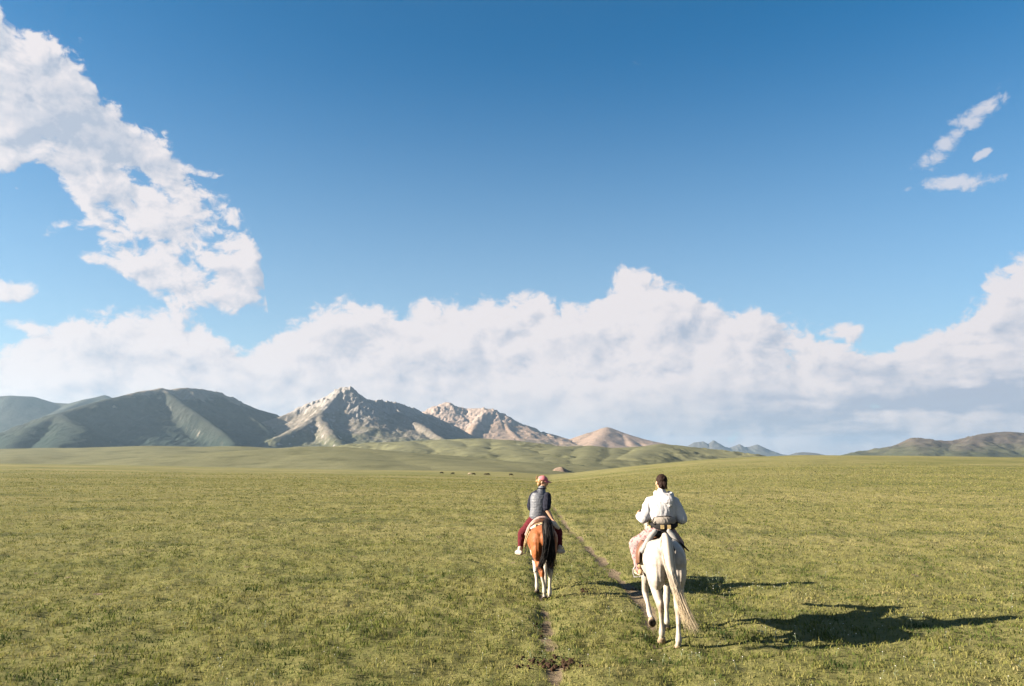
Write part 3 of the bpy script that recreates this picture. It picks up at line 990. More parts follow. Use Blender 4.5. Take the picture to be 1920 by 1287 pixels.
def make_horse(loc, rz, s, legs, neck, coat, m_coat, m_hoof, label):
    root = empty('horse', loc, rz, label=label, category='horse')
    g = Geo()
    g.tube([(0, y, zc, rx, rz_) for y, zc, rx, rz_ in TRUNK], n=28)
    for sx in (-1, 1):
        g.ball((sx * .125, -.60, 1.12), (.148, .215, .235))
        g.ball((sx * .138, -.63, .97), (.118, .19, .22))
        g.ball((sx * .14, .50, 1.00), (.11, .19, .24))
        g.ball((sx * .10, -.30, 1.30), (.14, .16, .085))
    g.tube([(0, -.10, .83, .17, .08), (0, .2, .80, .17, .08), (0, .45, .84, .14, .09)], side=(1, 0, 0))
    # neck and head
    g.tube(neck['neck'], n=18)
    g.tube(neck['head'], n=16)
    e = neck['ear']
    for sx in (-1, 1):
        g.tube([(e[0] + sx * .05, e[1], e[2], .028, .02), (e[0] + sx * .07, e[1] + .02, e[2] + .07, .026, .016), (e[0] + sx * .065, e[1] + .035, e[2] + .14, .006, .006)], n=8, sub=3)
    for c in legs:
        g.tube(c['c'], n=14)
        if 'hock' in c:
            x, y, z = c['hock']
            g.ball((x, y - .035, z + .035), (.028, .04, .05))
    me = g.skin('body', 0.0135, 5)
    v = verts(me)
    n_ = fbm(v[:, 0] / .11 + v[:, 1] / .3, v[:, 2] / .16 + v[:, 1] / .2, 3)
    mus = np.exp(-((v[:, 1] + .36 + .10 * np.sin(v[:, 2] * 4)) / .035) ** 2) * smoothstep(.75, .9, v[:, 2]) * smoothstep(1.3, 1.1, v[:, 2])
    mus2 = np.exp(-((np.abs(v[:, 0]) - .135 - .06 * (v[:, 2] - .9)) / .022) ** 2) * smoothstep(-.62, -.72, v[:, 1]) * smoothstep(.72, .82, v[:, 2]) * smoothstep(1.3, 1.15, v[:, 2])
    displace(me, n_ * 0.006 - 0.014 * mus - 0.010 * mus2)
    set_color(me, 'coat', coat(verts(me)))
    b_ = link('body', me, m_coat, root)
    b_.scale = (s, s, s)
    for c in legs:
        h = link('hoof', hoof_mesh(*c['hoof']), m_hoof, root)
        h.scale = (s, s, s)
        if c.get('lifted'):
            cc, fw, up = c['hoof']
            up = np.asarray(up, float) / np.linalg.norm(up)
            fw = np.asarray(fw, float) - up * np.dot(fw, up)
            fw /= np.linalg.norm(fw)
            sd = np.cross(fw, up)
            th = np.arange(14) / 14 * 2 * np.pi
            ring = lambda k_, d_: np.asarray(cc) + up * d_ + np.outer(np.cos(th), fw) * .058 * k_ + np.outer(np.sin(th), sd) * .056 * k_
            q_ = Geo().rings([ring(.5, -.001), ring(.98, -.004), ring(1.0, .006)])
            link('sole', q_.mesh('sole'), m_sole_dark, h)
    return root


def coat_material(name, rough=0.55):
    m, b = material(name, rough, 0.25)
    p = m_obj()
    at_ = X(m_attr('coat').outputs['Color'])
    n = x_noise(p, 26.0, 5, 0.65)
    n2_ = x_noise(p, 5.0, 4, 0.6)
    c = x_mix(1.0, at_, x_mix(n, (0.27, 0.265, 0.26), (0.43, 0.427, 0.424)), 'MULTIPLY')
    c = x_mix(1.0, c, x_mix(n2_.smooth(0.3, 0.7), (0.90, 0.87, 0.83), (1.05, 1.04, 1.03)), 'MULTIPLY')
    X.nt.links.new(c.v, b.inputs['Base Color'])
    b.inputs['Sheen Weight'].default_value = 0.08
    bump(b, x_noise(p, 120.0, 4, 0.6), 0.25, 0.004)
    return m


m_white_coat = coat_material('white_coat')
m_bay_coat = coat_material('bay_coat', 0.62)
m_hoof_pale = simple_mat('pale_hoof', (0.30, 0.22, 0.15), 0.6, 0.3, 0.3, 25)
m_sole_dark = simple_mat('dark_sole', (0.035, 0.026, 0.022), 0.8, 0.2, 0.4, 30)
m_hoof_dark = simple_mat('dark_hoof', (0.06, 0.045, 0.035), 0.6, 0.3, 0.3, 25)


def white_coat(v):
    base = np.array((0.745, 0.69, 0.625))
    c = np.tile(base, (len(v), 1))
    low = smoothstep(0.62, 0.25, v[:, 2])
    sp = smoothstep(0.30, 0.62, fbm(v[:, 0] / .07 + v[:, 1] / .09 + 3, v[:, 2] / .10, 3))
    c = c + (np.array((0.40, 0.25, 0.17)) - c) * (sp * low * 0.9)[:, None]
    hock = np.exp(-((v[:, 2] - .50) / .07) ** 2) * (v[:, 1] < 0)
    c = c + (np.array((0.38, 0.25, 0.18)) - c) * (hock * 0.6)[:, None]
    dap = smoothstep(0.1, 0.5, fbm(v[:, 1] / .09 + v[:, 0] / .2, v[:, 2] / .09 + 4, 3))
    c = c * (1 - 0.14 * dap)[:, None]
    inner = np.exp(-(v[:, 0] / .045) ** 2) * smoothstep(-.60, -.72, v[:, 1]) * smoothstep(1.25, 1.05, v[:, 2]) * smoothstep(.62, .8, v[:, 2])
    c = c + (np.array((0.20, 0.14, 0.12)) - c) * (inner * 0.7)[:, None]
    return np.clip(c, 0, 1)


def bay_coat(v):
    c = np.tile(np.array((0.47, 0.135, 0.022)), (len(v), 1))
    top = smoothstep(1.0, 1.42, v[:, 2])
    c = c * (1 - 0.15 * top)[:, None]
    n = 0.05 * fbm(v[:, 0] / .12, v[:, 2] / .12 + v[:, 1] / .2, 3)
    lim = np.where(v[:, 1] < -0.15, np.where(v[:, 0] > 0.04, 0.62, 0.46), np.where(v[:, 0] < 0, 0.70, 0.62))
    legs_ = smoothstep(-0.02, 0.02, lim - v[:, 2] + n)
    belly = smoothstep(-.02, .02, 0.86 - v[:, 2] + 2 * n) * smoothstep(-.05, .0, v[:, 1] + .30 + n) * (np.abs(v[:, 0]) < .30) * (v[:, 2] > .66)
    w = np.clip(np.maximum(legs_, belly), 0, 1)[:, None]
    return c * (1 - w) + np.array((0.85, 0.79, 0.70)) * w


NECK = dict(neck=[(0, .50, 1.20, .14, .25), (0, .70, 1.36, .105, .21), (0, .92, 1.50, .08, .16), (0, 1.08, 1.60, .07, .115)],
            head=[(0, 1.06, 1.63, .075, .10), (0, 1.20, 1.54, .085, .115), (0, 1.36, 1.38, .065, .085), (0, 1.50, 1.22, .052, .062), (0, 1.56, 1.15, .05, .05)], ear=(0, 1.06, 1.70))


def leg(pts, rad, hoof, hock=None, lifted=False):
    d = dict(lifted=lifted, c=[(*p, *r_) for p, r_ in zip(pts, rad)], hoof=hoof)
    if hock:
        d['hock'] = hock
    return d


HR = [(.13, .20), (.115, .18), (.076, .118), (.054, .072), (.038, .048), (.031, .037), (.044, .048), (.033, .037), (.037, .041)]
FR = [(.10, .15), (.078, .11), (.055, .066), (.051, .056), (.032, .038), (.043, .047), (.032, .036), (.037, .041)]

gz1 = float(ground_z(2.155, 11.2))
horse_w = make_horse((2.155, 11.62, gz1 - 0.01), R(-3), 1.0, [
    leg([(.13, -.52, 1.10), (.15, -.50, .92), (.145, -.60, .73), (.115, -.76, .53), (.11, -.79, .45), (.10, -.83, .28), (.095, -.85, .155), (.092, -.82, .095), (.09, -.80, .05)], HR, ((.09, -.79, .004), (0, 1, 0), (0, -.35, 1)), (.113, -.78, .52)),
    leg([(-.13, -.50, 1.10), (-.145, -.42, .91), (-.13, -.42, .73), (-.09, -.51, .53), (-.08, -.50, .45), (-.07, -.45, .28), (-.066, -.425, .155), (-.064, -.385, .095), (-.062, -.36, .05)], HR, ((-.062, -.35, .004), (0, 1, 0), (0, -.35, 1)), (-.09, -.52, .52)),
    leg([(.15, .48, 1.0), (.15, .42, .80), (.135, .40, .62), (.12, .37, .44), (.112, .35, .30), (.108, .33, .155), (.106, .36, .095), (.105, .385, .05)], FR, ((.105, .39, .004), (0, 1, 0), (0, -.35, 1))),
    leg([(-.15, .48, 1.0), (-.16, .47, .80), (-.17, .55, .66), (-.165, .61, .52), (-.145, .51, .37), (-.13, .44, .245), (-.12, .385, .20), (-.115, .345, .175)], FR, ((-.112, .285, .135), (0, .35, -1), (0, .85, .35)), lifted=True),
], NECK, white_coat, m_white_coat, m_hoof_pale, 'white horse seen from behind, pale tail swinging right, a front hoof lifted')

BS = 0.94
gz2 = float(ground_z(.57, 14.8))
horse_b = make_horse((.565, 15.12, gz2 - 0.01), R(1.5), BS, [
    leg([(.13, -.50, 1.10), (.145, -.42, .91), (.135, -.48, .73), (.12, -.60, .53), (.117, -.61, .45), (.112, -.59, .28), (.11, -.575, .155), (.11, -.54, .095), (.11, -.52, .05)], HR, ((.11, -.51, .004), (0, 1, 0), (0, -.35, 1)), (.12, -.62, .52)),
    leg([(-.12, -.52, 1.10), (-.125, -.50, .91), (-.10, -.58, .73), (-.05, -.74, .53), (-.04, -.745, .46), (-.01, -.71, .31), (.0, -.69, .20), (.005, -.66, .15), (.005, -.64, .11)], HR, ((.005, -.655, .05), (0, .55, -.85), (0, .85, .55)), (-.05, -.76, .52), lifted=True),
    leg([(-.15, .42, 1.0), (-.14, .33, .80), (-.125, .28, .62), (-.11, .22, .44), (-.10, .18, .30), (-.095, .15, .155), (-.094, .18, .095), (-.093, .20, .05)], FR, ((-.093, .21, .004), (0, 1, 0), (0, -.35, 1))),
    leg([(.15, .48, 1.0), (.14, .50, .80), (.125, .52, .62), (.11, .53, .44), (.105, .52, .30), (.10, .50, .155), (.10, .53, .095), (.10, .55, .05)], FR, ((.10, .56, .004), (0, 1, 0), (0, -.35, 1))),
], NECK, bay_coat, m_bay_coat, m_hoof_dark, 'brown horse with white lower legs, black tail, walking ahead on the left')

m_tail_w, b = material('cream_tail_hair', 0.55, 0.25)
p = m_obj()
sz = X.nt.nodes.new('ShaderNodeSeparateXYZ')
X.nt.links.new(p.v, sz.inputs[0])
c = x_mix(X(sz.outputs[2]).smooth(0.50, 1.15), (0.42, 0.345, 0.24), (0.39, 0.355, 0.31))
c = x_mix(x_noise(p, 30, 4, .6) * 0.3, c, (0.20, 0.14, 0.08))
X.nt.links.new(c.v, b.inputs['Base Color'])
m_tail_b = simple_mat('black_tail_hair', (0.010, 0.008, 0.008), 0.6, 0.12, 0.4, 18, 0)


def path_local(root, pts):
    return [to_local(root, at(*p)) for p in pts]


g = Geo()
tp = path_local(horse_w, [(1247, 1006, 10.95), (1249, 1016, 10.82), (1252, 1038, 10.74), (1257, 1066, 10.70), (1265, 1095, 10.67), (1276, 1128, 10.64), (1289, 1160, 10.60), (1303, 1190, 10.56)])
hair(g, tp, 480, 0, 0, .045, .03, .0036, 3, .04, shape=([0, .08, .2, .34, .5, .7, 1], [.045, .075, .085, .075, .05, .045, .055]))
g.tube([(*p, r_) for p, r_ in zip(tp[:6], (.05, .062, .066, .055, .030, .012))], n=10, sub=4)
link('tail', g.mesh('tail'), m_tail_w, horse_w)

g = Geo()
ta = path_local(horse_b, [(1025, 977, 14.49), (1027, 986, 14.39), (1029, 1005, 14.31), (1030, 1025, 14.29), (1032, 1045, 14.28), (1034, 1062, 14.27), (1037, 1082, 14.25)])
hair(g, ta, 300, 0, 0, .05, .04, .0042, 8, .06, shape=([0, .1, .3, .6, .8, 1], [.05, .085, .10, .085, .07, .06]))
tb = path_local(horse_b, [(1025, 977, 14.49), (1026, 990, 14.37), (1026, 1012, 14.28), (1023, 1034, 14.25), (1018, 1052, 14.23), (1012, 1066, 14.21), (1003, 1078, 14.19)])
hair(g, tb, 170, 0, 0, .04, .03, .0042, 9, .035, shape=([0, .1, .3, .6, .8, 1], [.05, .07, .07, .05, .04, .025]))
g.tube([(*p, r_, q) for p, r_, q in zip(ta[:5], (.05, .08, .09, .06, .02), (.045, .05, .05, .04, .02))], n=10, sub=4)
link('tail', g.mesh('tail'), m_tail_b, horse_b)

for root, mat_, s in ((horse_w, m_tail_w, 1.0), (horse_b, m_tail_b, BS)):
    g = Geo()
    rng = np.random.default_rng(4)
    for i in range(150):
        t = i / 149
        p = np.array((0, .52 + .58 * t, 1.46 + .26 * t)) * s
        sd = -1 if rng.random() < .7 else 1
        g.tube([(*p, .005), (p[0] + sd * .07, p[1] - .01, p[2] - .04, .005), (p[0] + sd * (.10 + .03 * rng.random()), p[1] - .03 + rng.normal(0, .02), p[2] - .16 - .08 * rng.random(), .0015)], n=4, sub=3, round_=False)
    link('mane', g.mesh('mane'), mat_, root)

# ------------------------------------------------------------------ saddles
def m_leather(name, col):
    return simple_mat(name, col, 0.5, 0.35, 0.35, 14, 0.3, 0.004)


m_black = simple_mat('black_cloth', (0.014, 0.013, 0.014), 0.85, 0.15, 0.4, 22)
m_brown = m_leather('brown_leather', (0.15, 0.065, 0.035))
m_tan = m_leather('tan_leather', (0.30, 0.19, 0.10))
m_greypad = simple_mat('grey_felt_pad', (0.33, 0.325, 0.32), 0.9, 0.1, 0.25, 30)
m_pinkpad = simple_mat('dusty_pink_pad', (0.42, 0.29, 0.27), 0.9, 0.1, 0.25, 30)
m_darkpad = simple_mat('dark_brown_felt', (0.035, 0.022, 0.018), 0.9, 0.1, 0.35, 24)
m_offwhite = simple_mat('off_white_cloth', (0.62, 0.55, 0.47), 0.9, 0.1, 0.2, 30)
m_rope = simple_mat('hemp_rope', (0.42, 0.31, 0.18), 0.9, 0.1, 0.3, 60)
m_steel = simple_mat('steel', (0.35, 0.34, 0.33), 0.35, 0.6, 0.2, 30)


def shell(name, y0, y1, p0, p1, off, th, parent, mat_, s, ny=7, np_=22, wav=0.006):
    """a cloth or leather sheet lying over the barrel"""
    top, bot = [], []
    rings = []
    for i in range(ny):
        y = y0 + (y1 - y0) * i / (ny - 1)
        ph = np.linspace(p0, p1, np_)
        wv = wav * np.sin(ph / 13.0 + i * 1.3)
        a = [arc(y, q, off + th + w_) * s for q, w_ in zip(ph, wv)]
        b_ = [arc(y, q, off + w_ * .3) * s for q, w_ in zip(ph, wv)]
        rings.append(np.array(a + b_[::-1]))
    g = Geo()
    g.rings(rings)
    return link(name, g.mesh(name), mat_, parent)


def arc_tube(name, y, p0, p1, off, r_, parent, mat_, s, dy=0.0, n=12):
    g = Geo()
    pts = []
    for k_ in range(n):
        t = k_ / (n - 1)
        q = p0 + (p1 - p0) * t
        pts.append((*(arc(y + dy * abs(q) / 90.0, q, off) * s), r_ * s))
    g.tube(pts, side=(0, 1, 0), n=10, sub=3)
    return link(name, g.mesh(name), mat_, parent)


def stirrup(parent, sx, y, z, x, s, m_strap):
    g = Geo()
    a = arc(y, sx * 62, .03) * s
    g.tube([(a[0], a[1], a[2], .004, .014), (x, y * s, z + .16, .004, .014)], side=(1, 0, 0), n=8, sub=1)
    link('stirrup_strap', g.mesh('stirrup_strap'), m_strap, parent)
    g = Geo()
    pts = [(x + math.sin(t) * .062, y * s, z + .075 + math.cos(t) * .085, .008) for t in np.linspace(R(140), R(-140), 14)]
    g.tube(pts, side=(0, 1, 0), n=8, sub=2)
    g.tube([(x - .05, y * s, z + .005, .03, .006), (x + .05, y * s, z + .005, .03, .006)], side=(0, 1, 0), n=8, sub=1)
    link('stirrup', g.mesh('stirrup'), m_steel, parent)


def make_saddle(horse, s, label):
    return empty('saddle', horse.location + Vector((0, 0, 1.36 * s)), horse.rotation_euler.z, label=label, category='saddle')


class Lift:
    """parts are modelled in the horse's own frame and hung on an empty at the horse's back"""
    def __init__(self, e, dz):
        self.e, self.dz = e, dz

    def done(self):
        for o in self.e.children:
            if not o.get('_l'):
                o.location.z -= self.dz
                o['_l'] = 1
        for o in self.e.children:
            if '_l' in o:
                del o['_l']


sad_w = make_saddle(horse_w, 1.0, 'black padded saddle with grey pad rolls and brown leather flap on the white horse')
shell('saddle_cloth', -.16, .42, -72, 72, .006, .016, sad_w, m_brown, 1.0)
shell('flap', -.20, .28, -100, -46, .050, .012, sad_w, m_brown, 1.0)
shell('flap', -.10, .28, 46, 84, .030, .012, sad_w, m_black, 1.0)
g = Geo()
g.tube([(0, -.20, 1.455, .10, .035), (0, -.10, 1.45, .15, .05), (0, .10, 1.42, .15, .045), (0, .26, 1.45, .10, .05), (0, .36, 1.49, .06, .05)], n=16)
g.tube([(-.15, -.17, 1.40, .03), (-.10, -.19, 1.455, .03), (0, -.20, 1.475, .03), (.10, -.19, 1.455, .03), (.15, -.17, 1.40, .03)], side=(0, 1, 0), n=10)
link('seat', g.skin('seat', .012, 4), m_black, sad_w)
for sx, mm in ((-1, m_greypad), (1, m_greypad)):
    g = Geo()
    g.tube([(sx * .095, -.22, 1.50, .028, .032), (sx * .165, -.23, 1.42, .034, .04), (sx * .235, -.23, 1.31, .034, .04), (sx * .29, -.22, 1.215, .026, .03)], side=(0, 1, 0), n=12)
    link('pad_roll', g.mesh('pad_roll'), mm, sad_w)
g = Geo()
g.tube([(.20, -.18, 1.40, .014, .09), (.28, -.21, 1.31, .014, .12), (.365, -.23, 1.225, .010, .07)], side=(1, 0, 1), n=10)
link('tail_flap', g.mesh('tail_flap'), m_black, sad_w)
arc_tube('girth_strap', .30, 60, 300, .012, .012, sad_w, m_black, 1.0, n=26)
g = Geo()
g.tube([(.01, -.20, 1.46, .014, .004), (.0, -.40, 1.437, .014, .004), (-.005, -.60, 1.428, .014, .004), (-.01, -.72, 1.405, .014, .004)], side=(1, 0, 0), n=8)
g.tube([(-.01, -.70, 1.41, .010), (-.065, -.78, 1.375, .010), (-.085, -.845, 1.31, .010), (-.07, -.86, 1.25, .008)], n=8)
g.tube([(-.01, -.70, 1.41, .010), (.05, -.78, 1.37, .010), (.075, -.85, 1.31, .010)], n=8)
link('crupper_strap', g.mesh('crupper_strap'), m_black, sad_w)
stirrup(sad_w, -1, .16, .80, -.325, 1.0, m_black)
stirrup(sad_w, 1, .16, .80, .325, 1.0, m_black)
Lift(sad_w, 1.36).done()

sad_b = make_saddle(horse_b, BS, 'brown saddle with dusty pink pad roll and tied off white cloth on the brown horse')
shell('saddle_cloth', -.20, .42, -66, 66, .006, .016, sad_b, m_darkpad, BS)
g = Geo()
g.tube([(v_[0] * BS, v_[1] * BS, v_[2] * BS, a * BS, b_ * BS) for v_, a, b_ in (((0, -.18, 1.46), .10, .04), ((0, -.08, 1.45), .15, .055), ((0, .10, 1.42), .15, .045), ((0, .26, 1.46), .10, .05), ((0, .36, 1.50), .06, .05))], n=16)
link('seat', g.skin('seat', .012, 4), m_darkpad, sad_b)
g = Geo()
g.tube([(x * BS, y * BS, z * BS, r1 * BS, r2 * BS) for x, y, z, r1, r2 in ((-.325, -.16, 1.20, .026, .03), (-.26, -.20, 1.33, .03, .045), (-.18, -.24, 1.45, .028, .04), (-.08, -.27, 1.53, .026, .03), (.03, -.28, 1.545, .026, .028), (.12, -.27, 1.51, .026, .03))], side=(0, 1, 0), n=12)
link('pad_roll', g.mesh('pad_roll'), m_pinkpad, sad_b)
g = Geo()
g.tube([(x * BS, y * BS, z * BS, r1 * BS, r2 * BS) for x, y, z, r1, r2 in ((.17, -.25, 1.455, .028, .04), (.24, -.24, 1.40, .032, .05), (.32, -.22, 1.33, .024, .03))], side=(0, 1, 0), n=12)
link('pad_roll', g.mesh('pad_roll'), m_offwhite, sad_b)
g = Geo()
g.tube([(x * BS, y * BS, z * BS, .035 * BS, .05 * BS) for x, y, z in ((-.20, -.24, 1.385), (-.12, -.27, 1.455), (.0, -.28, 1.475), (.13, -.26, 1.44), (.22, -.23, 1.36))], side=(0, 1, 0), n=12)
link('cantle', g.mesh('cantle'), m_brown, sad_b)
shell('folded_cloth', -.42, -.24, -50, 20, .012, .020, sad_b, m_offwhite, BS, wav=.012)
g = Geo()
for pts in ([(-.16, -.43, 1.42), (-.05, -.46, 1.455), (.06, -.45, 1.455), (.18, -.42, 1.40)], [(-.14, -.45, 1.42), (-.15, -.52, 1.38), (-.155, -.60, 1.32), (-.16, -.62, 1.27)], [(-.06, -.46, 1.45), (.0, -.52, 1.44), (.08, -.56, 1.41), (.16, -.50, 1.38)]):
    g.tube([(x * BS, y * BS, z * BS, .011) for x, y, z in pts], n=8)
g.ball((-.16 * BS, -.62 * BS, 1.26 * BS), .018)
link('tie_rope', g.mesh('tie_rope'), m_rope, sad_b)
g = Geo()
for pts in ([(-.27, -.22, 1.30), (-.33, -.24, 1.16), (-.36, -.24, 1.02), (-.34, -.22, .97), (-.31, -.22, 1.06)], [(-.25, -.26, 1.27), (-.31, -.27, 1.14), (-.33, -.26, 1.05)]):
    g.tube([(x * BS, y * BS, z * BS, .012, .016) for x, y, z in pts], n=8)
link('hanging_strap', g.mesh('hanging_strap'), m_rope, sad_b)
arc_tube('girth_strap', .30, 60, 300, .012, .012, sad_b, m_rope, BS, n=26)
stirrup(sad_b, -1, .20, .74, -.355, BS, m_brown)
stirrup(sad_b, 1, .20, .74, .365, BS, m_brown)
Lift(sad_b, 1.36 * BS).done()

# ------------------------------------------------------------------ riders
def hand_geo(g, wrist, d, palm_n, thumb_side, curl=0.5, s=1.0):
    """palm, four bent fingers of unequal length and a thumb from the side of the palm"""
    w = np.asarray(wrist, float)
    d = np.asarray(d, float) / np.linalg.norm(d)
    pn = np.asarray(palm_n, float)
    pn = pn - d * pn.dot(d)
    pn /= np.linalg.norm(pn)
    sd = np.cross(d, pn) * thumb_side
    g.tube([(*(w - d * .02), .024 * s, .019 * s), (*(w + d * .03 * s), .034 * s, .016 * s), (*(w + d * .085 * s), .040 * s, .013 * s)], side=tuple(sd), n=12, sub=4)
    for k, ln in enumerate((.070, .080, .074, .058)):
        o = w + d * .082 * s + sd * (.030 - .0205 * k) * s
        pts = [o - d * .02]
        a = 0.12
        seg = ln * s / 3
        cur = o.copy()
        pts.append(cur.copy())
        for j in range(3):
            a += curl * (0.55 + 0.12 * j)
            cur = cur + (d * math.cos(a) + pn * math.sin(a) + sd * (.10 - .07 * k) * (1 - j * .3)) * seg * 1.1
            pts.append(cur.copy())
        g.tube([(*p, r_ * s) for p, r_ in zip(pts, (.0088, .0088, .0084, .0076, .0064))], n=8, sub=3)
    o = w + d * .025 * s + sd * .026 * s
    pts = [o, o + (sd * .7 + d * .6) * .028 * s, o + (sd * .75 + d * 1.3 + pn * .35) * .042 * s, o + (sd * .6 + d * 1.9 + pn * .75) * .046 * s]
    g.tube([(*p, r_ * s) for p, r_ in zip(pts, (.013, .0115, .0098, .008))], n=8, sub=3)


def head_geo(g, c, yw, pitch=0.0):
    """skull, jaw, nose, brows, lips and ears about the head centre c, the face turned by yw"""
    Rm = yaw(yw) @ np.array([[1, 0, 0], [0, math.cos(pitch), -math.sin(pitch)], [0, math.sin(pitch), math.cos(pitch)]])
    T = lambda p: np.asarray(c) + Rm @ np.asarray(p, float)
    g.ball(T((0, -.005, .02)), (.073, .092, .092), rot=Rm)
    g.ball(T((0, .035, -.045)), (.055, .055, .062), rot=Rm)
    g.ball(T((0, .060, -.085)), (.026, .024, .022), rot=Rm)
    g.tube([(*T((0, .082, .018)), .009), (*T((0, .098, -.012)), .012), (*T((0, .098, -.026)), .014)], n=8, sub=3)
    g.tube([(*T((-.036, .076, .032)), .010), (*T((0, .084, .030)), .009), (*T((.036, .076, .032)), .010)], n=8, sub=3)
    g.tube([(*T((-.020, .082, -.056)), .006), (*T((0, .089, -.054)), .008), (*T((.020, .082, -.056)), .006)], n=8, sub=3)
    for sx in (-1, 1):
        g.ball(T((sx * .045, .060, -.015)), (.024, .026, .024), rot=Rm)
        g.ball(T((sx * .076, -.010, -.008)), (.011, .020, .031), rot=Rm)
    return T, Rm


def make_person(root, J, skin_m, voxel=0.0062):
    g = Geo()
    g.tube([(*p, *r_) for p, r_ in zip(J['spine'], ((.15, .115), (.155, .12), (.130, .10), (.150, .112), (.138, .095), (.080, .075), (.054, .056), (.052, .054)))], n=20)
    T, Rm = head_geo(g, J['head'], J['yaw'], J.get('pitch', 0.0))
    for sd in ('L', 'R'):
        sh, el, wr = (np.array(J[k + sd], float) for k in ('sh', 'el', 'wr'))
        g.tube([(*sh, .058), (*(sh * .5 + el * .5), .046), (*el, .039), (*(el * .6 + wr * .4), .038), (*(el * .1 + wr * .9), .027), (*wr, .024, .020)], n=12)
        hp, kn, an, to = (np.array(J[k + sd], float) for k in ('hp', 'kn', 'an', 'to'))
        g.tube([(*hp, .095), (*(hp * .55 + kn * .45), .082), (*kn, .057), (*(kn * .68 + an * .32), .056), (*(kn * .2 + an * .8), .036), (*an, .034)], n=14)
        g.tube([(*(an + (0, 0, -.02)), .032, .034), (*(an * .5 + to * .5 + (0, 0, -.02)), .038, .028), (*to, .034, .016)], n=10)
        hand_geo(g, wr, J['hd' + sd], J['pn' + sd], J['ts' + sd], J.get('curl' + sd, .5))
    link('body', g.skin('body', voxel, 2, .4), skin_m, root)
    eye_m = simple_mat('eye', (0.03, 0.02, 0.015), 0.2, 0.5, 0.1, 30, 0)
    for sx in (-1, 1):
        g = Geo()
        g.ball(T((sx * .031, .079, .010)), .011)
        link('eye', g.mesh('eye'), eye_m, root)
    return T, Rm


m_skin = simple_mat('skin', (0.50, 0.29, 0.19), 0.55, 0.35, 0.10, 25, 0.1, 0.002)


def limb(g, J, sd, part, t1, r_):
    """garment tube over an arm or a leg down to fraction t1"""
    if part == 'arm':
        a, b_, c = (np.array(J[k + sd], float) for k in ('sh', 'el', 'wr'))
    else:
        a, b_, c = (np.array(J[k + sd], float) for k in ('hp', 'kn', 'an'))
    pts = []
    for t, q in r_:
        if t > t1:
            break
        p = a + (b_ - a) * min(t, 1) if t <= 1 else b_ + (c - b_) * (t - 1)
        pts.append((*p, *(q if isinstance(q, tuple) else (q,))))
    g.tube(pts, n=14)
    return pts


def shoe(J, sd, mat_, sole_m, root, name='shoe'):
    an, to = np.array(J['an' + sd], float), np.array(J['to' + sd], float)
    d = (to - an) * np.array((1, 1, 0))
    d /= np.linalg.norm(d)
    side = (d[1], -d[0], 0)
    z = to[2] - .005
    he = an - d * .055
    g = Geo()
    g.tube([(he[0], he[1], z + .030, .034, .034), (*(an[:2] + d[:2] * .01), z + .040, .040, .044), (*((an + to)[:2] / 2 + d[:2] * .02), z + .032, .046, .036), (*(to[:2] + d[:2] * .005), z + .020, .040, .022)], side=side, n=14)
    g.tube([(*(an[:2]), z + .04, .043), (an[0], an[1], z + .105, .045)], n=14, sub=1)
    o = link(name, g.skin(name, .008, 3), mat_, root)
    g = Geo()
    g.tube([(he[0], he[1], z - .002, .036, .010), (*((an + to)[:2] / 2), z - .004, .046, .010), (*(to[:2] + d[:2] * .01), z + .002, .038, .009)], side=side, n=12)
    link('sole', g.mesh('sole'), sole_m, o)


# --- rider on the white horse: pale hoodie, patterned pink trousers
seat1 = Vector((0, 0, 1.36))
r1 = empty('person', horse_w.matrix_basis @ Vector((.035, .10, 1.385)), horse_w.rotation_euler.z, label='rider with dark tied hair in a white hoodie on the white horse', category='person')
J1 = dict(spine=[(0, .0, .02), (0, 0, .12), (.005, -.02, .26), (.015, -.015, .42), (.02, .0, .535), (.02, .015, .605), (.02, .02, .66), (.02, .025, .72)],
          head=(.02, .035, .785), yaw=R(14), pitch=R(-4),
          shL=(-.165, .0, .505), elL=(-.255, -.05, .265), wrL=(-.325, .17, .30), shR=(.205, .0, .505), elR=(.295, -.045, .258), wrR=(.20, .21, .26),
          hdL=(.1, .9, .25), pnL=(.8, 0, -.3), tsL=-1, curlL=.75, hdR=(-.35, .9, .05), pnR=(-.8, -.2, -.3), tsR=1, curlR=.75,
          hpL=(-.10, .02, .06), knL=(-.375, .25, -.13), anL=(-.325, .07, -.50), toL=(-.355, .24, -.535), hpR=(.10, .02, .06), knR=(.285, .30, -.13), anR=(.262, .12, -.50), toR=(.275, .29, -.535))
T1, R1 = make_person(r1, J1, m_skin)
m_hoodie = simple_mat('white_fleece', (0.56, 0.555, 0.58), 0.95, 0.1, 0.06, 30, 0.4, 0.004)
g = Geo()
g.tube([(0, -.01, .245, .180, .135), (.003, -.02, .30, .200, .150), (.012, -.024, .40, .205, .152), (.018, -.012, .48, .210, .142), (.02, .0, .55, .165, .115), (.02, .012, .615, .085, .085), (.02, .018, .645, .070, .072)], n=24)
for sd in ('L', 'R'):
    sh_ = np.array(J1['sh' + sd])
    g.tube([(.02, .012, .600, .070), (*(sh_ * .5 + np.array((.01, .006, .291))), .070), (*sh_, .072)], side=(0, 1, 0), n=12)
    limb(g, J1, sd, 'arm', 1.84, [(-.02, .066), (.2, .076), (.45, .080), (.75, .080), (.95, .079), (1.1, .075), (1.5, .066), (1.75, .062), (1.82, .042)])
me = g.skin('hoodie', .010, 4)
folds(me, .013, .16, .34, 3.1)
folds(me, .005, .06, .12, 8.0)
hoodie = link('hoodie', me, m_hoodie, r1)
g = Geo()
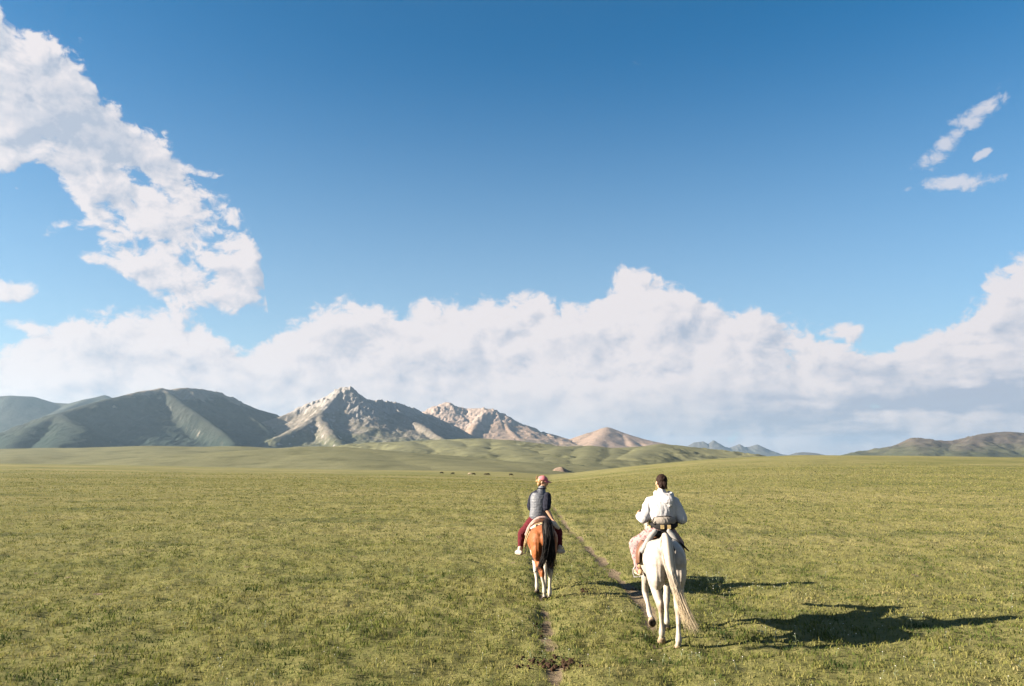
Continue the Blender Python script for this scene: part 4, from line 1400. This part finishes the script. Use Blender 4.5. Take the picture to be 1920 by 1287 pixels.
g.tube([(-.075, .055, .635, .03, .022), (-.07, -.055, .620, .05, .026), (.02, -.135, .575, .080, .034), (.115, -.135, .555, .085, .042), (.155, -.04, .595, .055, .034), (.125, .05, .635, .03, .022)], side=(0, 0, 1), n=14)
g.tube([(.04, -.13, .60, .05, .03), (.095, -.175, .540, .075, .040), (.125, -.175, .47, .045, .026)], side=(1, 0, 0), n=12)
me = g.skin('hood', .009, 3)
folds(me, .010, .06, .08, 1.0)
link('hood', me, m_hoodie, hoodie)
g = Geo()
g.tube([(0, -.01, .238, .176, .130), (0, -.01, .258, .180, .134)], n=24, sub=1)
link('hem_band', g.mesh('hem_band'), simple_mat('pale_rib', (0.55, 0.58, 0.62), .95, .1, .1, 40), hoodie)
m_pat, b = material('pink_patterned_cotton', 0.9, 0.1)
p = m_obj()
vor = X.nt.nodes.new('ShaderNodeTexVoronoi')
vor.inputs['Scale'].default_value = 24.0
X.nt.links.new(p.v, vor.inputs['Vector'])
c = x_mix(X(vor.outputs['Distance']).smooth(0.30, 0.42), (0.125, 0.062, 0.066), (0.185, 0.138, 0.140))
c = x_mix(x_noise(p, 60, 3, .6).smooth(.58, .66) * .8, c, (0.07, 0.032, 0.040))
X.nt.links.new(c.v, b.inputs['Base Color'])
g = Geo()
g.tube([(0, 0, .0, .165, .13), (0, 0, .12, .175, .138), (0, -.01, .24, .160, .122)], n=20)
for sd in ('L', 'R'):
    limb(g, J1, sd, 'leg', 1.93, [(0, .112), (.4, .100), (.8, .086), (1.0, .082), (1.3, .078), (1.7, .068), (1.9, .060)])
me = g.skin('trousers', .010, 4)
folds(me, .016, .09, .10, 5.0)
link('trousers', me, m_pat, r1)
m_sand = simple_mat('sand_suede', (0.42, 0.30, 0.18), .9, .1, .2, 30)
m_sole = simple_mat('pale_rubber', (0.45, 0.40, 0.34), .8, .2, .2, 30)
m_ankle = simple_mat('maroon_sock', (0.16, 0.05, 0.05), .9, .1, .2, 40)
for sd in ('L', 'R'):
    shoe(J1, sd, m_sand, m_sole, r1)
    an = np.array(J1['an' + sd])
    g = Geo()
    g.tube([(*(an + (0, .0, -.005)), .046), (*(an + (0, .004, .06)), .048)], n=12, sub=1)
    link('sock', g.mesh('sock'), m_ankle, r1)
# hair tied low at the back
m_hair1 = simple_mat('dark_brown_hair', (0.022, 0.010, 0.007), .75, .12, .4, 40, .5, .004)
g = Geo()
g.ball(T1((0, -.018, .030)), (.083, .096, .094), rot=R1)
g.ball(T1((0, -.055, -.035)), (.068, .055, .070), rot=R1)
me = g.skin('hair', .008, 3)
displace(me, .013 * fbm(verts(me)[:, 0] / .022 + verts(me)[:, 1] / .04, verts(me)[:, 2] / .035, 2, .6))
hair1 = link('hair', me, m_hair1, r1)
g = Geo()
hair(g, [T1((.005, -.105, .0)), T1((.01, -.125, -.04)), T1((.02, -.115, -.075)), T1((.028, -.10, -.10))], 90, .024, .014, .02, .012, .004, 2, .006)
g.tube([(*T1((.005, -.095, .0)), .022), (*T1((.012, -.112, -.04)), .022), (*T1((.020, -.108, -.075)), .012)], n=10)
link('ponytail', g.mesh('ponytail'), m_hair1, hair1)
m_gold = simple_mat('gold', (0.60, 0.42, 0.12), .35, .6, .1, 30, 0)
for q in (-1, 1):
    g = Geo()
    g.tube([(*T1((q * .083, -.002, -.035)), .0025), (*T1((q * .086, -.002, -.085)), .0025)], n=6, sub=1)
    g.ball(T1((q * .086, -.002, -.090)), (.006, .006, .018))
    link('earring', g.skin('earring', .002, 1), m_gold, r1)

# yellow shirt tail below the hoodie
g = Geo()
g.tube([(-.155, -.045, .262, .035, .012), (-.172, -.048, .20, .040, .012), (-.176, -.045, .145, .026, .008)], side=(.7, -.7, 0), n=12)
link('shirt_tail', g.mesh('shirt_tail'), simple_mat('yellow_cotton', (0.66, 0.55, 0.20), .9, .1, .1, 30), r1)

# waist pack hung round the rider's hips
pk = empty('waist_pack', r1.matrix_basis @ Vector((.02, -.185, .158)), r1.rotation_euler.z, label='grey and black waist pack with two tan buckles behind the hoodie rider', category='bag')
m_packgrey = simple_mat('grey_nylon', (0.27, 0.245, 0.22), .8, .2, .12, 30)
g = Geo()
g.tube([(-.155, .055, .085, .02, .035), (-.12, .0, .088, .036, .052), (0, -.035, .092, .045, .066), (.12, .0, .088, .036, .056), (.155, .055, .08, .02, .035)], side=(0, 1, 0), n=14)
me = g.skin('pouch', .008, 3)
folds(me, .008, .06, .05, 2.0)
pouch = link('pouch', me, m_packgrey, pk)
g = Geo()
g.tube([(-.15, .03, .128, .010, .008), (-.06, -.035, .152, .010, .008), (.06, -.035, .152, .010, .008), (.15, .03, .124, .010, .008)], side=(0, 1, 0), n=8)
link('zip', g.mesh('zip'), m_black, pouch)
g = Geo()
g.tube([(-.185, .13, .045, .012, .030), (-.165, .03, .03, .014, .034), (-.09, -.050, .010, .016, .044), (.0, -.075, .006, .016, .044), (.09, -.050, .010, .016, .044), (.165, .03, .03, .014, .036), (.185, .13, .05, .012, .034)], side=(0, 1, 0), n=12)
belt = link('belt', g.mesh('belt'), m_black, pk)
for bx in (-.042, .052):
    g = Geo()
    g.box((bx, -.090 + .12 * abs(bx), .008), (.024, .008, .028))
    link('buckle', g.mesh('buckle', False), simple_mat('tan_buckle', (0.62, 0.46, 0.22), .5, .3, .25, 40, .2), pk)
g = Geo()
g.tube([(-.15, -.01, .125, .006), (-.175, -.02, .08, .006), (-.15, -.035, .04, .006), (-.13, -.03, .09, .006)], n=8)
link('strap_end', g.mesh('strap_end'), m_black, pk)
g = Geo()
g.tube([(-.21, .10, .13, .014, .006), (-.235, .10, .06, .014, .006), (-.235, .10, .0, .014, .006)], side=(0, 1, 0), n=8)
link('strap_end', g.mesh('strap_end'), m_black, pk)

# --- rider on the brown horse: quilted vest, maroon trousers, pink cap
r2 = empty('person', horse_b.matrix_basis @ Vector((-.035, .06, 1.325)), horse_b.rotation_euler.z, label='rider in pink cap, blue grey quilted vest and maroon trousers on the brown horse', category='person')
J2 = dict(spine=[(-.015, .0, .02), (-.015, 0, .12), (-.01, -.01, .26), (.0, .0, .42), (.015, .01, .525), (.04, .02, .59), (.05, .025, .64), (.055, .03, .70)],
          head=(.065, .035, .765), yaw=R(-98), pitch=R(-10),
          shL=(-.120, .06, .490), elL=(-.170, .12, .27), wrL=(-.10, .30, .18), shR=(.140, -.070, .500), elR=(.118, -.165, .275), wrR=(.235, -.205, .075),
          hdL=(.4, .9, -.1), pnL=(.6, -.2, -.6), tsL=-1, curlL=.75, hdR=(.55, -.25, -.55), pnR=(-.5, .1, -.7), tsR=1, curlR=.35,
          hpL=(-.11, .02, .05), knL=(-.335, .20, -.21), anL=(-.375, .06, -.545), toL=(-.435, .19, -.575), hpR=(.09, .02, .05), knR=(.375, .22, -.19), anR=(.385, .08, -.53), toR=(.465, .18, -.56))
T2, R2 = make_person(r2, J2, m_skin)
m_navy = simple_mat('navy_jersey', (0.018, 0.020, 0.034), .9, .1, .3, 30)
m_vest = simple_mat('blue_grey_nylon', (0.125, 0.135, 0.165), .6, .3, .12, 30)
g = Geo()
g.tube([(-.01, -.01, .16, .155, .118), (-.005, -.005, .30, .150, .114), (.0, .0, .44, .160, .122), (.015, .01, .53, .150, .108), (.04, .02, .585, .075, .07)], n=20)
for sd in ('L', 'R'):
    limb(g, J2, sd, 'arm', .98, [(-.04, .074), (.3, .084), (.6, .084), (.85, .078), (.95, .066)])
me = g.skin('shirt', .009, 3)
folds(me, .010, .05, .08, 2.0)
link('shirt', me, m_navy, r2)
g = Geo()
g.tube([(-.015, -.005, .125, .182, .142), (-.01, -.01, .20, .178, .140), (-.005, -.012, .30, .172, .138), (.0, -.004, .42, .180, .142), (.012, .006, .50, .168, .128), (.028, .014, .56, .118, .098), (.040, .022, .605, .078, .078), (.046, .024, .64, .072, .074)], n=28, sub=7)
me = g.skin('vest', .008, 3)
v = verts(me)
q = np.abs(np.sin((v[:, 2] + .02 * v[:, 0]) / .024 * math.pi * .5))
displace(me, .0025 * q + .004 * fbm(v[:, 0] / .05, v[:, 2] / .03, 2))
vest = link('vest', me, m_vest, r2)
g = Geo()
ring = [(.046 + math.cos(t) * .068, .024 + math.sin(t) * .070, .645, .012, .024) for t in np.linspace(R(-230), R(60), 14)]
g.tube(ring, side=(0, 0, 1), n=10, sub=2)
link('collar', g.mesh('collar'), m_navy, vest)
m_maroon = simple_mat('maroon_cotton', (0.10, 0.014, 0.020), .9, .1, .2, 30)
g = Geo()
g.tube([(-.015, 0, .0, .165, .13), (-.015, 0, .10, .170, .135), (-.012, -.005, .18, .152, .12)], n=20)
for sd in ('L', 'R'):
    limb(g, J2, sd, 'leg', 1.97, [(0, .110), (.4, .096), (.8, .080), (1.0, .074), (1.3, .068), (1.7, .054), (1.95, .048)])
me = g.skin('trousers', .010, 4)
folds(me, .012, .08, .09, 9.0)
link('trousers', me, m_maroon, r2)
m_trainer = simple_mat('white_canvas', (0.45, 0.41, 0.37), .85, .2, .1, 30)
for sd in ('L', 'R'):
    shoe(J2, sd, m_trainer, m_sole, r2)
m_hair2 = simple_mat('blond_hair', (0.30, 0.17, 0.06), .5, .4, .35, 40, .5, .004)
g = Geo()
g.ball(T2((0, -.040, .018)), (.079, .072, .080), rot=R2)
g.ball(T2((0, -.060, -.040)), (.060, .045, .055), rot=R2)
me = g.skin('hair', .008, 2)
displace(me, .005 * fbm(verts(me)[:, 0] / .012, verts(me)[:, 2] / .06, 2, .5, True))
hair2 = link('hair', me, m_hair2, r2)
g = Geo()
hair(g, [T2((0, -.095, .005)), T2((0, -.125, .03)), T2((.0, -.135, .075)), T2((.0, -.120, .105))], 60, .014, .010, .012, .008, .004, 5, .008)
g.ball(T2((0, -.108, .0)), (.030, .030, .034))
link('bun', g.mesh('bun'), m_hair2, hair2)
m_cap = simple_mat('pink_cotton', (0.56, 0.19, 0.22), .9, .1, .12, 40)
g = Geo()
rings = []
for a in (-4, 8, 25, 42, 58, 72, 83, 89):
    th = np.arange(20) / 20 * 2 * np.pi
    pts = np.stack([np.cos(th) * .087 * math.cos(R(a)), -.006 + np.sin(th) * .101 * math.cos(R(a)), np.full(20, .040 + .082 * math.sin(R(max(a, -20))))], -1)
    rings.append(np.array([T2(p_) for p_ in pts]))
g.rings(rings)
g.ball(T2((0, -.006, .123)), (.009, .009, .006))
cap = link('cap', g.mesh('cap'), m_cap, r2)
g = Geo()
rows = []
for t in np.linspace(0, 1, 6):
    xs = np.linspace(-1, 1, 11)
    top = [T2((x * .084 * (1 - .12 * t * t), .070 * math.sqrt(max(0, 1 - (x * .82) ** 2)) + .105 * t * math.sqrt(max(.02, 1 - x * x * .85)), .046 - .018 * t - .020 * x * x)) for x in xs]
    bot = [T2((x * .084 * (1 - .12 * t * t), .070 * math.sqrt(max(0, 1 - (x * .82) ** 2)) + .105 * t * math.sqrt(max(.02, 1 - x * x * .85)), .040 - .018 * t - .020 * x * x)) for x in xs]
    rows.append(np.array(top + bot[::-1]))
g.rings(rows)
link('cap_bill', g.mesh('cap_bill'), m_cap, cap)

# ------------------------------------------------------------------ small things on the plain
m_cow = simple_mat('dark_hide', (0.035, 0.022, 0.016), .8, .2, .4, 3, 0)
m_cow_pale = simple_mat('pale_hide', (0.45, 0.36, 0.26), .8, .2, .3, 3, 0)


def cow_geo():
    g = Geo()
    g.tube([(-.95, 0, 1.05, .22, .26), (-.6, 0, 1.05, .30, .34), (.1, 0, 1.0, .34, .38), (.6, 0, 1.03, .27, .36), (.85, 0, 1.0, .18, .26)], side=(0, 1, 0), n=12, sub=3)
    g.tube([(.8, 0, 1.05, .14, .20), (1.1, 0, .85, .12, .16), (1.32, 0, .52, .10, .13), (1.42, 0, .25, .08, .09)], side=(0, 1, 0), n=10, sub=3)
    for x in (-.72, .6):
        for sy in (-1, 1):
            g.tube([(x, sy * .16, .9, .11, .14), (x + .02, sy * .16, .45, .06, .07), (x, sy * .16, .03, .06, .06)], side=(0, 1, 0), n=8, sub=3)
    g.tube([(-1.0, 0, 1.2, .04), (-1.1, 0, .8, .03), (-1.08, 0, .45, .05)], side=(0, 1, 0), n=6, sub=2)
    for sy in (-1, 1):
        g.tube([(1.0, sy * .10, .98, .03), (1.0, sy * .24, 1.02, .02)], n=6, sub=1)
    return g


cow_me = cow_geo().mesh('cow')
cow_pale = cow_geo().mesh('cow_pale')
COWS = [(828, 889.0, 20, 0, 'leftmost dark grazing animal of the far herd, a tiny speck on the plain'),
        (849, 890.5, 200, 0, 'second dark grazing animal from the left in the far herd'),
        (881, 891.0, 170, 1, 'pale grazing animal in the middle of the far dark herd'),
        (888, 891.5, 10, 0, 'dark grazing animal just right of the pale one in the far herd'),
        (911, 892.0, 175, 0, 'largest looking dark animal of the far herd, standing broadside'),
        (915, 892.4, 30, 0, 'dark animal overlapping the right side of the largest far one'),
        (958, 893.0, 8, 0, 'rightmost dark animal of the far herd, nearest the brown horse rider')]
for i, (px, py, rz, pale, lb) in enumerate(COWS):
    p = place(px, py)
    o = bpy.data.objects.new('cow', cow_pale if pale else cow_me)
    COL.objects.link(o)
    if not o.data.materials:
        o.data.materials.append(m_cow_pale if pale else m_cow)
    o.location = (p[0], p[1], float(ground_z(p[0], p[1])))
    o.rotation_euler = (0, 0, R(rz))
    o.scale = (.55, .55, .55)
    o['label'] = lb
    o['category'] = 'cow'
    o['group'] = 'animals grazing at the far edge of the plain'


def scatter_clods():
    g = Geo()
    rng = np.random.default_rng(12)
    for px, py, n, sx, sy, r0 in ((1038, 1251, 60, .20, .13, .030), (1018, 1238, 14, .14, .10, .022), (1056, 1240, 16, .10, .10, .024), (1182, 1108, 10, .15, .10, .018), (1100, 1108, 14, .10, .08, .022), (1012, 1180, 12, .06, .22, .02)):
        c = place(px, py)
        for i in range(n):
            x, y = c[0] + rng.normal(0, sx), c[1] + rng.normal(0, sy)
            r_ = r0 * (.35 + .9 * rng.random())
            b0 = len(g.V)
            g.ball((x, y, float(ground_z(x, y)) + r_ * .55), (r_, r_ * (.7 + .5 * rng.random()), r_ * .75), n=7, m=5)
            for k_ in range(b0, len(g.V)):
                q_ = g.V[k_]
                j = 1 + .25 * math.sin(k_ * 12.9898) 
                g.V[k_] = (x + (q_[0] - x) * j, y + (q_[1] - y) * j, q_[2])
    link('dung_clods', g.mesh('dung_clods', False), simple_mat('dark_dung', (0.055, 0.032, 0.020), .95, .1, .5, 40, .6, .01), kind='stuff', label='dark brown crumbled dung and soil clods on the worn left track')


scatter_clods()


def wildflowers():
    rng = np.random.default_rng(21)
    heads, stems = Geo(), Geo()
    spots = []
    for i in range(420):
        r_ = 7.0 + 24 * rng.random() ** 1.5
        a = R(rng.uniform(-37, 37))
        spots.append((math.sin(a) * r_, math.cos(a) * r_, rng.uniform(.05, .14), rng.uniform(.004, .008)))
    for cx, cy, n, sp, hh in ((1330, 1096, 16, .22, .20), (1365, 1112, 18, .5, .11), (1480, 1205, 14, .3, .14), (1690, 1175, 10, .12, .22), (1580, 1195, 10, .25, .16), (1300, 1240, 8, .4, .12)):
        c = place(cx, cy)
        for i in range(n):
            spots.append((c[0] + rng.normal(0, sp), c[1] + rng.normal(0, sp * .6), hh * rng.uniform(.5, 1.15), rng.uniform(.005, .009)))
    for x, y, h, r_ in spots:
        z = float(ground_z(x, y))
        lx, ly = rng.normal(0, .02, 2)
        stems.tube([(x, y, z - .01, .0022), (x + lx * .4, y + ly * .4, z + h * .6, .002), (x + lx, y + ly, z + h, .0016)], n=4, sub=1, round_=False)
        if h > .12:
            for k_ in range(4):
                t = rng.uniform(.15, .8)
                a = rng.random() * 6.28
                p0 = np.array((x + lx * t, y + ly * t, z + h * t))
                stems.tube([(*p0, .003, .001), (*(p0 + (math.cos(a) * .03, math.sin(a) * .03, .02)), .006, .001), (*(p0 + (math.cos(a) * .055, math.sin(a) * .055, .012)), .001, .001)], side=(-math.sin(a), math.cos(a), 0), n=4, sub=1, round_=False)
        heads.ball((x + lx, y + ly, z + h), (r_, r_, r_ * .6), n=6, m=4)
    f = link('wildflowers', stems.mesh('wildflowers'), simple_mat('sage_green_stem', (0.20, 0.24, 0.14), .9, .1, .25, 20, 0), kind='stuff', label='small white flowers and pale green stems dotted over the grass')
    link('flower_heads', heads.mesh('flower_heads'), simple_mat('white_petal', (0.72, 0.70, 0.66), .8, .2, .1, 20, 0), f, kind='stuff')


wildflowers()
